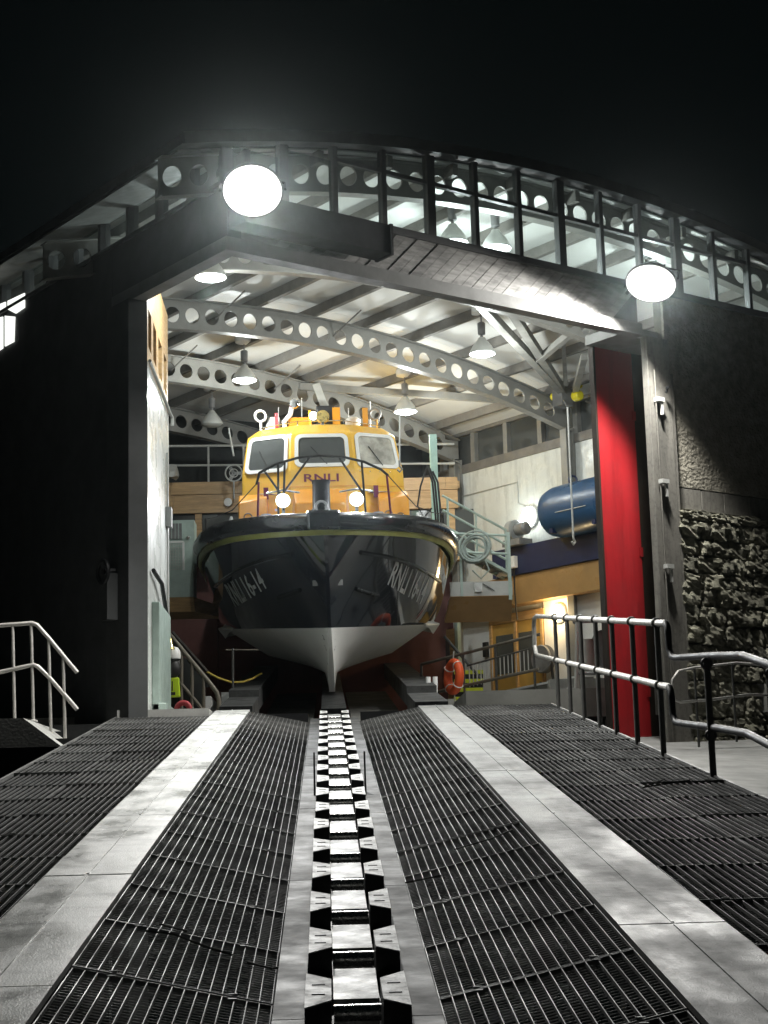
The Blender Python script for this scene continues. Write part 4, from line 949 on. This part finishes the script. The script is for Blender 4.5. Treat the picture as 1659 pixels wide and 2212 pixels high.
# =================================================================== LIFEBOAT
BO = Vec((.09, 31.2, 31.2 * TS)); LEAN = -.021
ay = Vec((0, math.cos(SEL), math.sin(SEL))); az = Vec((0, -math.sin(SEL), math.cos(SEL)))
def W(x, y, z): return BO + Vec((1, 0, 0)) * (x + LEAN * z) + ay * y + az * z
def Wl(p): return W(p[0], p[1], p[2])
boat = thing('lifeboat', 'dark blue and orange lifeboat on the slipway inside the open boathouse', 'boat', W(0, 6, 0))
def bpart(g, name, mt, par=None, **k): return g.build(name, mt, par or boat, **k)
DK = [(0, .04), (.12, .55), (.3, .95), (.6, 1.33), (1.0, 1.67), (1.5, 1.96), (2.2, 2.24), (3.2, 2.44), (4.5, 2.54), (7, 2.58), (16, 2.45)]
CH = [(0, .03), (.3, .30), (.8, .70), (1.5, 1.26), (2.3, 1.68), (3.2, 1.98), (4.2, 2.12), (6, 2.18), (15, 2.1)]
DZ = [(-1.2, 3.16), (0, 3.10), (1.2, 2.97), (2.2, 2.82), (3.5, 2.66), (6, 2.42), (15, 2.25)]
STEM = [(0, .35), (.3, .1), (.7, -.15), (1.2, -.36), (1.8, -.60), (2.4, -.82), (3.16, -1.08)]
YE = 15.0; NS = 40
def deck_pt(y, dz=0):
    return (lerp(DK, y + 1.08), y, lerp(DZ, y) + dz)
def level(j):
    """one longitudinal line of the hull: (half breadth, y, z) list; j 0..3 bottom, 3 chine, 3..9 topside"""
    out = []
    for i in range(NS + 1):
        s = (i / NS) ** 1.7
        if j == 0: y0 = .35; y = y0 + (YE - y0) * s; out.append((.055, y, 0))
        elif j == 1: y0 = .02; y = y0 + (YE - y0) * s; d = y - y0; out.append((lerp([(0, .05), (1, .085), (2, .12), (15, .14)], d), y, lerp([(0, .42), (1, .30), (2.5, .28), (15, .3)], d)))
        elif j == 2: y0 = -.2; y = y0 + (YE - y0) * s; d = y - y0; c = lerp(CH, d); out.append((max(.04, c * lerp([(0, .5), (1.2, .42), (2.4, .52), (4, .60), (15, .6)], d)), y, lerp([(0, .80), (1.5, .64), (3.5, .58), (15, .62)], d)))
        else:
            t = (j - 3) / 6.0; zst = 1.2 + (3.16 - 1.2) * t; y0 = lerp(STEM, zst); y = y0 + (YE - y0) * s; d = y - y0
            c = lerp(CH, d); k = lerp(DK, d); zc = lerp([(-1, 1.18), (4, 1.15), (15, 1.1)], y); zd = lerp(DZ, y)
            gexp = lerp([(0, 2.3), (.5, 1.7), (1.2, 1.05), (2, .75), (4, .62), (15, .65)], d)
            out.append((c + (k - c) * t ** gexp, y, zc + (zd - zc) * t))
    return out
LV = [level(j) for j in range(10)]
def skin(lo, hi, name, mt):
    g = MB(); n = NS + 1
    for s in (-1, 1):
        o = len(g.v)
        for j in range(lo, hi + 1): g.v += [W(s * h, y, z) for h, y, z in LV[j]]
        for j in range(hi - lo):
            for i in range(NS):
                q4 = (o + j * n + i, o + j * n + i + 1, o + (j + 1) * n + i + 1, o + (j + 1) * n + i)
                g.f.append(q4 if s > 0 else q4[::-1])
    # close the stem and the keel face
    for j in range(lo, hi):
        a = W(-LV[j][0][0], LV[j][0][1], LV[j][0][2]); b = W(LV[j][0][0], LV[j][0][1], LV[j][0][2]); c = W(LV[j + 1][0][0], LV[j + 1][0][1], LV[j + 1][0][2]); d = W(-LV[j + 1][0][0], LV[j + 1][0][1], LV[j + 1][0][2])
        g.add([a, b, c, d], [(0, 1, 2, 3)])
    if lo == 0:
        for i in range(NS):
            h, y, z = LV[0][i]; h2, y2, z2 = LV[0][i + 1]; g.add([W(-h, y, z), W(h, y, z), W(h2, y2, z2), W(-h2, y2, z2)], [(3, 2, 1, 0)])
    poly = []
    return bpart(g, name, mt, smooth=True)
hull = skin(3, 9, 'hull', M['hull']); keel = skin(0, 3, 'hull_bottom', M['boot'])
g = MB()
st = [W(s * LV[j][-1][0], LV[j][-1][1], LV[j][-1][2]) for s, js in ((-1, range(9, -1, -1)), (1, range(10))) for j in js]
bpart(g.prism(st, ay * .03), 'transom', M['hull'])
g = MB()
for i in range(NS):
    h, y, z = LV[9][i]; h2, y2, z2 = LV[9][i + 1]
    g.add([W(-h, y, z - .06), W(h, y, z - .06), W(h2, y2, z2 - .06), W(-h2, y2, z2 - .06)], [(0, 1, 2, 3)])
bpart(g, 'deck', M['deck'])
bvh = BVHTree.FromPolygons([v + Vec(ORG[hull.name]) for v in (q.co for q in hull.data.vertices)], [tuple(p.vertices) for p in hull.data.polygons])
# chine flats (white spray knuckles)
for s in (-1, 1):
    g = MB(); pts = [p for p in LV[3] if 2.4 < p[1] < 13]
    for (h, y, z), (h2, y2, z2) in zip(pts, pts[1:]):
        k1 = min(1, (y - 2.3) / 1.3); k2 = min(1, (y2 - 2.3) / 1.3); f = k1 * .13; f2 = k2 * .13
        q8 = [W(s * h, y, z - .2 * k1), W(s * (h + f), y, z - .02), W(s * (h2 + f2), y2, z2 - .02), W(s * h2, y2, z2 - .2 * k2), W(s * h, y, z + .03), W(s * (h + f), y, z + .01), W(s * (h2 + f2), y2, z2 + .01), W(s * h2, y2, z2 + .05)]
        g.hexa(q8)
    bpart(g, 'spray_chine', M['boot'])
# rubbing fender: D-section swept round the sheer
path = [(-h, y, z) for h, y, z in LV[9]][::-1] + [(h, y, z) for h, y, z in LV[9]]
def sweep(prof, name, mt, lo=0, hi=None, par=None):
    g = MB(); P = path[lo:hi]; n = len(prof); o = 0
    for i, (x, y, z) in enumerate(P):
        a = P[max(0, i - 1)]; b = P[min(len(P) - 1, i + 1)]
        tx, ty = b[0] - a[0], b[1] - a[1]; L = math.hypot(tx, ty) or 1; nx, ny = ty / L, -tx / L
        if abs(x) < .08 and y < 0: nx, ny = 0, -1
        elif nx * x < 0 and y > -.9: nx, ny = -nx, -ny
        for du, dv in prof: g.v.append(W(x + nx * du, y + ny * du, z + dv))
    for i in range(len(P) - 1):
        for k in range(n):
            k2 = (k + 1) % n; g.f.append((i * n + k, i * n + k2, (i + 1) * n + k2, (i + 1) * n + k))
    g.f.append(tuple(range(n))); g.f.append(tuple((len(P) - 1) * n + k for k in range(n))[::-1])
    return bpart(g, name, mt, par, smooth=True)
fprof = [(-.06, -.24), (.06, -.25), (.11, -.20), (.14, -.11), (.13, -.02), (.08, .045), (-.02, .06), (-.12, .04), (-.12, -.02)]
sweep(fprof, 'fender', M['rub'])
sweep([(-.04, -.345), (.004, -.345), (.03, -.255), (-.03, -.255)], 'stripe', M['stripe'])
# bow fairlead block and post
g = MB()
def lbox(g, x0, x1, y0, y1, z0, z1):
    return g.hexa([W(x0, y0, z0), W(x1, y0, z0), W(x1, y1, z0), W(x0, y1, z0), W(x0, y0, z1), W(x1, y0, z1), W(x1, y1, z1), W(x0, y1, z1)])
bpart(lbox(MB(), -.32, .26, -1.235, -1.0, 2.90, 3.245), 'bow_pad', M['rub'], bevel=.05)
bpart(MB().lathe([(.27, 0), (.22, .1), (.16, .2), (.155, .62), (.165, .64), (.165, .70), (.0, .71)], W(-.06, -.45, 3.12), az, 24), 'bow_post', M['pole'], smooth=True)
bpart(MB().torus(W(-.06, -.66, 3.33), .10, .022, Vec((1, 0, 0)), az, 20, 8), 'mooring_ring', M['motor'], smooth=True)
# spray rails and small hull fittings, set on the hull surface
def onhull(u, v):
    d = ray(u, v).normalized(); h = bvh.ray_cast(CAM, d); return h[0], h[1]
def local(P): D = P - BO; z = D.dot(az); return Vec((D.x - LEAN * z, D.dot(ay), z))
for nm, px in (('spray_rail', [(466, 1266), (490, 1248), (515, 1232), (545, 1219), (580, 1208), (632, 1197)]), ('lower_spray_rail', [(602, 1291), (625, 1284), (648, 1275)])):
    L = []
    for u, v in px:
        p, n = onhull(u, v)
        if p is not None: L.append(local(p))
    if len(L) > 1:
        for s in (-1, 1):
            pts = []
            for q_ in L:
                w_ = W(s * abs(q_.x), q_.y, q_.z); r_ = bvh.find_nearest(w_); pts.append(r_[0] + (r_[0] - W(0, q_.y + 1.2, q_.z)).normalized() * .015)
            bpart(MB().tube(pts, .038, 8), nm, M['rub'], smooth=True)
for s in (-1, 1):
    p = W(s * .16, -.45, 2.02); r_ = bvh.find_nearest(p); bpart(MB().obox(r_[0] + r_[1] * .004, Vec((.045, 0, 0)), az * .05, ay * .02), 'hull_fitting', M['grey'])
# painted registration on both bows
def hull_text(txt, quad, name):
    C4 = [onhull(*p)[0] for p in quad]
    if any(c is None for c in C4): return
    uv, fs = lettering(txt); vs_ = []
    for u_, v_ in uv:
        p = (C4[0] * (1 - u_) + C4[1] * u_) * v_ + (C4[3] * (1 - u_) + C4[2] * u_) * (1 - v_)
        r_ = bvh.find_nearest(p); n = r_[1]
        if n.dot(CAM - r_[0]) < 0: n = -n
        vs_.append(r_[0] + n * .007)
    bpart(MB().add(vs_, fs), name, M['letw'])
hull_text('RNLI 16-14', [(484, 1262), (554, 1226), (578, 1270), (510, 1312)], 'registration')
hull_text('RNLI 16-14', [(856, 1209), (929, 1246), (908, 1306), (836, 1263)], 'registration')
# draught marks on the stem
uv, fs = lettering('2')
for z in (.55, .8, 1.0):
    for s in (-1, 1):
        vs_ = []
        kb = BVHTree.FromPolygons([q.co + ORG[keel.name] for q in keel.data.vertices], [tuple(p.vertices) for p in keel.data.polygons]) if z == .55 and s == -1 else kb
        for u_, v_ in uv:
            p = W(s * .12 + (u_ - .5) * .06, lerp(STEM, z) + .1, z + (v_ - .5) * .1); r_ = kb.find_nearest(p); n = r_[1]
            if n.dot(CAM - r_[0]) < 0: n = -n
            vs_.append(r_[0] + n * .005)
        bpart(MB().add(vs_, fs), 'draught_mark', M['motor'])
bpart(lbox(MB(), -2.05, -1.98, 3.0, 3.2, 1.3, 1.55), 'port_marker', M['pink'])

# ---- wheelhouse
R0 = [(.72, 5.0, 2.6), (1.80, 5.55, 2.6), (1.84, 11, 2.5)]
R1 = [(.68, 5.32, 4.46), (1.74, 5.92, 4.44), (1.76, 11, 4.44)]
R2 = [(.64, 5.62, 5.28), (1.60, 6.22, 5.24), (1.62, 11, 5.24)]
R3 = [(.52, 5.95, 5.48), (1.36, 6.55, 5.44), (1.38, 10.8, 5.44)]
def ringpts(R_): return [(-R_[2][0], R_[2][1], R_[2][2]), (-R_[1][0], R_[1][1], R_[1][2]), (-R_[0][0], R_[0][1], R_[0][2]), R_[0], R_[1], R_[2]]
RR = [ringpts(r) for r in (R0, R1, R2, R3)]
g = MB()
for r in RR: g.v += [Wl(p) for p in r]
for k in range(3):
    for i in range(6): g.f.append((k * 6 + i, k * 6 + (i + 1) % 6, (k + 1) * 6 + (i + 1) % 6, (k + 1) * 6 + i))
rc = len(g.v); g.v += [W(0, 6.9, 5.60), W(0, 10.6, 5.60)]
t0 = 18
g.f += [(t0 + 2, t0 + 3, rc), (t0 + 1, t0 + 2, rc), (t0 + 3, t0 + 4, rc), (t0 + 0, t0 + 1, rc, rc + 1), (t0 + 4, t0 + 5, rc + 1, rc), (t0 + 5, t0, rc + 1)]
wh = bpart(g, 'wheelhouse', M['cabin'], bevel=.035)
def rrect(w2, h2, r, n=5):
    out = []
    for cx, cy, a0 in ((1, 1, 0), (-1, 1, 90), (-1, -1, 180), (1, -1, 270)):
        for i in range(n + 1):
            t = math.radians(a0 + 90 * i / n); out.append((cx * (w2 - r) + r * math.cos(t), cy * (h2 - r) + r * math.sin(t)))
    return out
def window(P00, P10, P11, P01, mx, my0, my1, glass, fr=.08):
    P00, P10, P11, P01 = [Wl(p) for p in (P00, P10, P11, P01)]
    def bil(a, b): return (P00 * (1 - a) + P10 * a) * (1 - b) + (P01 * (1 - a) + P11 * a) * b
    n = (P10 - P00).cross(P01 - P00).normalized()
    if n.dot(CAM - P00) < 0: n = -n
    wd = ((P10 - P00).length + (P11 - P01).length) / 2; ht = (P01 - P00).length
    w2 = wd / 2 - mx; h2 = ht * (my1 - my0) / 2; cy = (my0 + my1) / 2
    def loop(w, h, r, off): return [bil(.5 + x / wd, cy + y / ht) + n * off for x, y in rrect(w, h, r)]
    g = MB(); L = [loop(w2 + fr, h2 + fr, .14, .004), loop(w2 + fr, h2 + fr, .14, .035), loop(w2, h2, .10, .035), loop(w2, h2, .10, .004)]; m_ = len(L[0])
    for l_ in L: g.v += l_
    for k in range(3):
        for i in range(m_): g.f.append((k * m_ + i, k * m_ + (i + 1) % m_, (k + 1) * m_ + (i + 1) % m_, (k + 1) * m_ + i))
    f_ = bpart(g, 'window_frame', M['whitep'], wh)
    L1 = loop(w2 * .985, h2 * .985, .09, .012); MB().prism(L1, n * .006).build('window_glass', glass, wh)
    # wiper
    a_ = bil(.5 + (w2 * .2) / wd, cy - (h2 + .03) / ht) + n * .05; b_ = bil(.5 - w2 * .45 / wd, cy + h2 * .25 / ht) + n * .045
    MB().tube([a_, b_], .010, 6).build('wiper', M['cable'], wh)
    return f_
A = RR
window(A[1][2], A[1][3], A[2][3], A[2][2], .16, .16, .86, M['pane_dk'])
window(A[1][1], A[1][2], A[2][2], A[2][1], .15, .06, .88, M['pane_dk'])
window(A[1][3], A[1][4], A[2][4], A[2][3], .15, .14, .90, M['pane_lt'])
# lower locker box in front, dark recess line, side lockers
g = MB().hexa([W(-.64, 4.45, 2.9), W(.5, 4.45, 2.9), W(.58, 5.2, 2.9), W(-.72, 5.2, 2.9), W(-.60, 4.62, 3.72), W(.46, 4.62, 3.72), W(.5, 5.2, 4.05), W(-.64, 5.2, 4.05)])
bpart(g, 'locker', M['cabin2'], bevel=.03)
for x0, x1 in ((1.15, 1.80), (-1.80, -1.2)):
    g = MB().hexa([W(x0, 4.75, 2.6), W(x1, 4.95, 2.6), W(x1, 5.7, 2.6), W(x0, 5.3, 2.6), W(x0, 4.95, 3.75), W(x1, 5.1, 3.88), W(x1, 5.7, 4.0), W(x0, 5.35, 3.95)])
    sl_ = bpart(g, 'side_locker', M['cabin2'], bevel=.03)
    for k, (xx, zz) in enumerate(((.2, 3.45), (.45, 3.4))):
        c = W(x0 + xx, 4.86 + xx * .25, zz); MB().torus(c, .085, .012, Vec((1, .15, 0)), az, 18, 6).build('grab_handle', M['stairrail'], sl_, smooth=True)
for c_, rr_ in ((W(-.38, 4.40, 3.25), .12), (W(.36, 4.40, 3.25), .13)):
    bpart(MB().torus(c_, rr_, .012, Vec((1, 0, 0)), az, 20, 6), 'rope_eye', M['stairrail'], smooth=True)
# name on the wheelhouse front
uv, fs = lettering('RNLI'); vs_ = []
for u_, v_ in uv:
    x = -.40 + .74 * u_; z = 4.20 + .17 * v_; yy = 5.0 + (5.32 - 5.0) * (z - 2.6) / 1.86
    vs_.append(W(x, yy - .012, z))
bpart(MB().add(vs_, fs), 'name_letters', M['letr'])
for x in (-1.22, 1.12):
    bpart(lbox(MB(), x - .05, x + .05, 5.30, 5.42, 3.85, 4.1), 'nav_lamp', M['letr'])
for x, z in ((-1.45, 3.75), (-1.02, 3.62), (1.35, 3.72)): bpart(MB().lathe([(.03, 0), (.03, .03), (0, .04)], W(x, 5.35, z), -ay, 10), 'deck_knob', M['whitep'])
for pts in ([(-1.745, 5.915, 4.10), (-.69, 5.262, 4.10), (.69, 5.262, 4.10), (1.745, 5.86, 4.10)],):
    bpart(MB().tube([W(x, y - .02, z) for x, y, z in pts], .007, 6), 'panel_seam', M['cabin2'])
for s in (-1, 1):
    bpart(MB().tube([W(s * .70, 5.15, 3.4), W(s * .665, 5.45, 4.75), W(s * .63, 5.62, 5.26)], .008, 6), 'panel_seam', M['cabin2'])
    for k in range(5):
        a_ = Vec((s * .8, 5.42, 4.42)).lerp(Vec((s * 1.66, 5.93, 4.40)), k / 4); bpart(MB().lathe([(.014, 0), (.012, .012), (0, .014)], W(a_.x, a_.y - .05, a_.z), -ay, 8), 'bolt_head', M['chrome'])
    bpart(MB().tube([W(s * .95, 5.35, 3.95), W(s * 1.3, 5.5, 3.97), W(s * 1.62, 5.68, 3.95)], .018, 8), 'grab_rail', M['chrome'], smooth=True)
tubeR = [(-1.30, 6.62, 5.50), (-.5, 6.08, 5.58), (.5, 6.08, 5.58), (1.30, 6.62, 5.50)]
bpart(MB().tube([W(*p) for p in tubeR], .014, 6), 'roof_rail', M['chrome'], smooth=True)
for p in tubeR: bpart(MB().tube([W(p[0], p[1], p[2] - .1), W(*p)], .012, 6), 'roof_rail_foot', M['chrome'])
for x, h_ in ((-.95, .55), (-.42, .75), (.62, .5), (1.12, .65)): bpart(MB().tube([W(x, 7.3, 5.5), W(x + .02, 7.4, 5.5 + h_)], .010, 6), 'whip_aerial', M['whitep'])
bpart(MB().lathe([(.16, 0), (.18, .05), (.17, .13), (.1, .19), (0, .2)], W(.72, 7.0, 5.56), az, 20), 'satellite_dome', M['whitep'], smooth=True)
# roof gear
def tubeL(pts, r, name, mt, n=8): return bpart(MB().tube([W(*p) for p in pts], r, n), name, mt, smooth=True)
bpart(MB().torus(W(-1.32, 6.7, 5.78), .12, .03, Vec((1, .2, 0)), az, 20, 8), 'loop_aerial', M['whitep'], smooth=True)
tubeL([(-1.32, 6.7, 5.42), (-1.32, 6.7, 5.66)], .03, 'aerial_stem', M['whitep'])
bpart(MB().hexa([W(*p) for p in ((-1.25, 6.75, 5.45), (-.9, 6.6, 5.48), (-.9, 7.5, 5.48), (-1.25, 7.5, 5.45), (-1.15, 6.95, 5.78), (-.9, 6.85, 5.78), (-.9, 7.4, 5.78), (-1.15, 7.4, 5.78))]), 'liferaft_cover', M['whitep'], bevel=.03)
bpart(lbox(MB(), -1.0, -.93, 6.5, 6.6, 5.44, 5.82), 'red_panel', M['pink'])
tubeL([(-.78, 6.5, 5.42), (-.80, 6.5, 5.62), (-.66, 6.55, 5.78), (-.62, 6.6, 5.95)], .055, 'horn_tube', M['whitep'])
bpart(MB().lathe([(.03, -.12), (.10, -.08), (.12, .05), (.10, .08)], W(-.56, 6.5, 6.02), -ay, 18), 'searchlight', M['chrome'], smooth=True)
bpart(lbox(MB(), -.72, -.22, 6.55, 6.75, 5.48, 5.72), 'roof_box', M['cabin2'], bevel=.02)
bpart(lbox(MB(), -.26, -.2, 6.45, 6.6, 5.5, 5.86), 'orange_post', M['cabin2'])
bpart(lbox(MB(), .27, .44, 6.5, 6.6, 5.5, 5.92), 'orange_post', M['cabin2']); bpart(lbox(MB(), .93, 1.05, 6.5, 6.6, 5.44, 5.90), 'orange_post', M['cabin2'])
bpart(lbox(MB(), -.08, .32, 6.8, 6.95, 5.5, 6.0), 'radar_box', M['pole'], bevel=.02)
bpart(MB().lathe([(.0, -.06), (.085, -.05), (.09, .02), (.06, .05)], W(-.15, 6.30, 5.72), -ay, 18), 'clear_lamp', M['E_cool'], smooth=True)
bpart(MB().lathe([(.05, -.1), (.13, -.06), (.15, .10), (.12, .13), (.0, .13)], W(.05, 6.1, 5.66), -ay, 22), 'amber_searchlight', M['brass'], smooth=True)
tubeL([(.03, 6.0, 5.42), (.05, 6.0, 5.55)], .04, 'searchlight_mount', M['chrome'])
bpart(MB().torus(W(1.22, 6.9, 5.80), .12, .03, Vec((1, -.2, 0)), az, 20, 8), 'loop_aerial', M['motor'], smooth=True)
tubeL([(1.26, 6.9, 5.42), (1.28, 6.9, 5.70)], .035, 'aerial_stem', M['chrome'])
bpart(MB().beam(W(.12, 7.0, 5.95), W(-.06, 7.4, 6.55), .17, .06, ay), 'folded_mast', M['lgrey'])
# pulpit rails, stanchions and guard wires
top = [(-1.22, .15, 3.82), (-1.15, -.1, 4.0), (-.85, -.35, 4.13), (-.45, -.52, 4.22), (-.05, -.58, 4.25), (.38, -.52, 4.22), (.75, -.35, 4.14), (1.05, -.1, 4.02), (1.18, .15, 3.93)]
tubeL(top, .024, 'pulpit_rail', M['cable'], 8)
for a, b in (((-1.18, .1, 3.85), (-1.24, .25, 3.0)), ((-.80, -.38, 4.15), (-.84, -.25, 3.1)), ((.70, -.38, 4.15), (.74, -.25, 3.1)), ((1.16, .12, 3.94), (1.22, .2, 3.0)), ((-.22, -.56, 4.24), (-.78, -.3, 3.55)), ((.28, -.54, 4.24), (.72, -.3, 3.55)), ((-1.05, -.15, 4.02), (-.78, -.25, 3.6)), ((-.68, -.42, 4.17), (-.74, -.3, 3.3))):
    tubeL([a, b], .020, 'stanchion', M['letr'] if abs(a[0]) > 1.1 else M['cable'])
for s in (-1, 1):
    e = (-1.22, .15, 3.82) if s < 0 else (1.18, .15, 3.93)
    tubeL([e, (s * 1.75, 1.5, 3.42), (s * 2.1, 2.4, 3.35), (s * 2.38, 3.4, 3.36)], .010, 'guard_wire', M['cable'], 6)
    tubeL([(s * 2.38, 3.4, 3.38), (s * 2.42, 3.4, 2.6)], .022, 'stanchion', M['cable'])
    tubeL([(s * 2.05, 2.6, 2.75), (s * 1.85, 2.9, 3.35), (s * 1.7, 3.2, 2.75)], .035, 'deck_frame', M['whitep'])
    for k in range(4): tubeL([(s * (1.78 - k * .09), 3.0, 2.7), (s * (1.80 - k * .09), 3.0, 3.08 - .05 * k)], .022, 'deck_pin', M['whitep'])
    x = s * .66 - .08
    bpart(MB().lathe([(.04, -.2), (.10, -.16), (.135, -.02), (.135, .03), (.12, .03)], W(x, -.35, 3.47), -ay, 22, (True, False)), 'deck_lamp', M['grey'], smooth=True)
    bpart(MB().lathe([(.0, .045), (.115, .025), (.115, .0), (0, .0)], W(x, -.37, 3.47), -ay, 22), 'deck_lamp_lens', M['E_deck'])
    tubeL([(x, -.28, 3.35), (x, -.25, 3.05)], .03, 'deck_lamp_post', M['grey'])
    tubeL([(x - .3, -.2, 3.62), (x, -.3, 3.66), (x + .3, -.2, 3.62)], .018, 'lamp_guard', M['chrome'])
    bpart(MB().lathe([(.17, 0), (.15, .12), (.08, .2), (.0, .21)], W(s * 1.02 - .05, .1, 3.06), az, 16), 'vent_cowl', M['deck'], smooth=True)
    lamp('deck_light', 'SPOT', W(x, -.45, 3.47), 480, boat, (.93, .96, 1), .1, W(x, -5, 1.0), 130, .6)

# =================================================================== thin haze added for the lens glare round the lamps
hz = MB().box(-142, 142, -82, 222, -6.2, 13.2)
hzm = bpy.data.materials.new('glare_haze'); hzm.use_nodes = True
hn = hzm.node_tree.nodes; hn.remove(hn['Principled BSDF'])
pv = hn.new('ShaderNodeVolumePrincipled'); pv.inputs['Color'].default_value = (.82, .95, .97, 1); pv.inputs['Density'].default_value = 0.00017; pv.inputs['Anisotropy'].default_value = .965
hzm.node_tree.links.new(pv.outputs[0], hn['Material Output'].inputs['Volume'])
haze = hz.build('haze', hzm); tag(haze, kind='stuff')
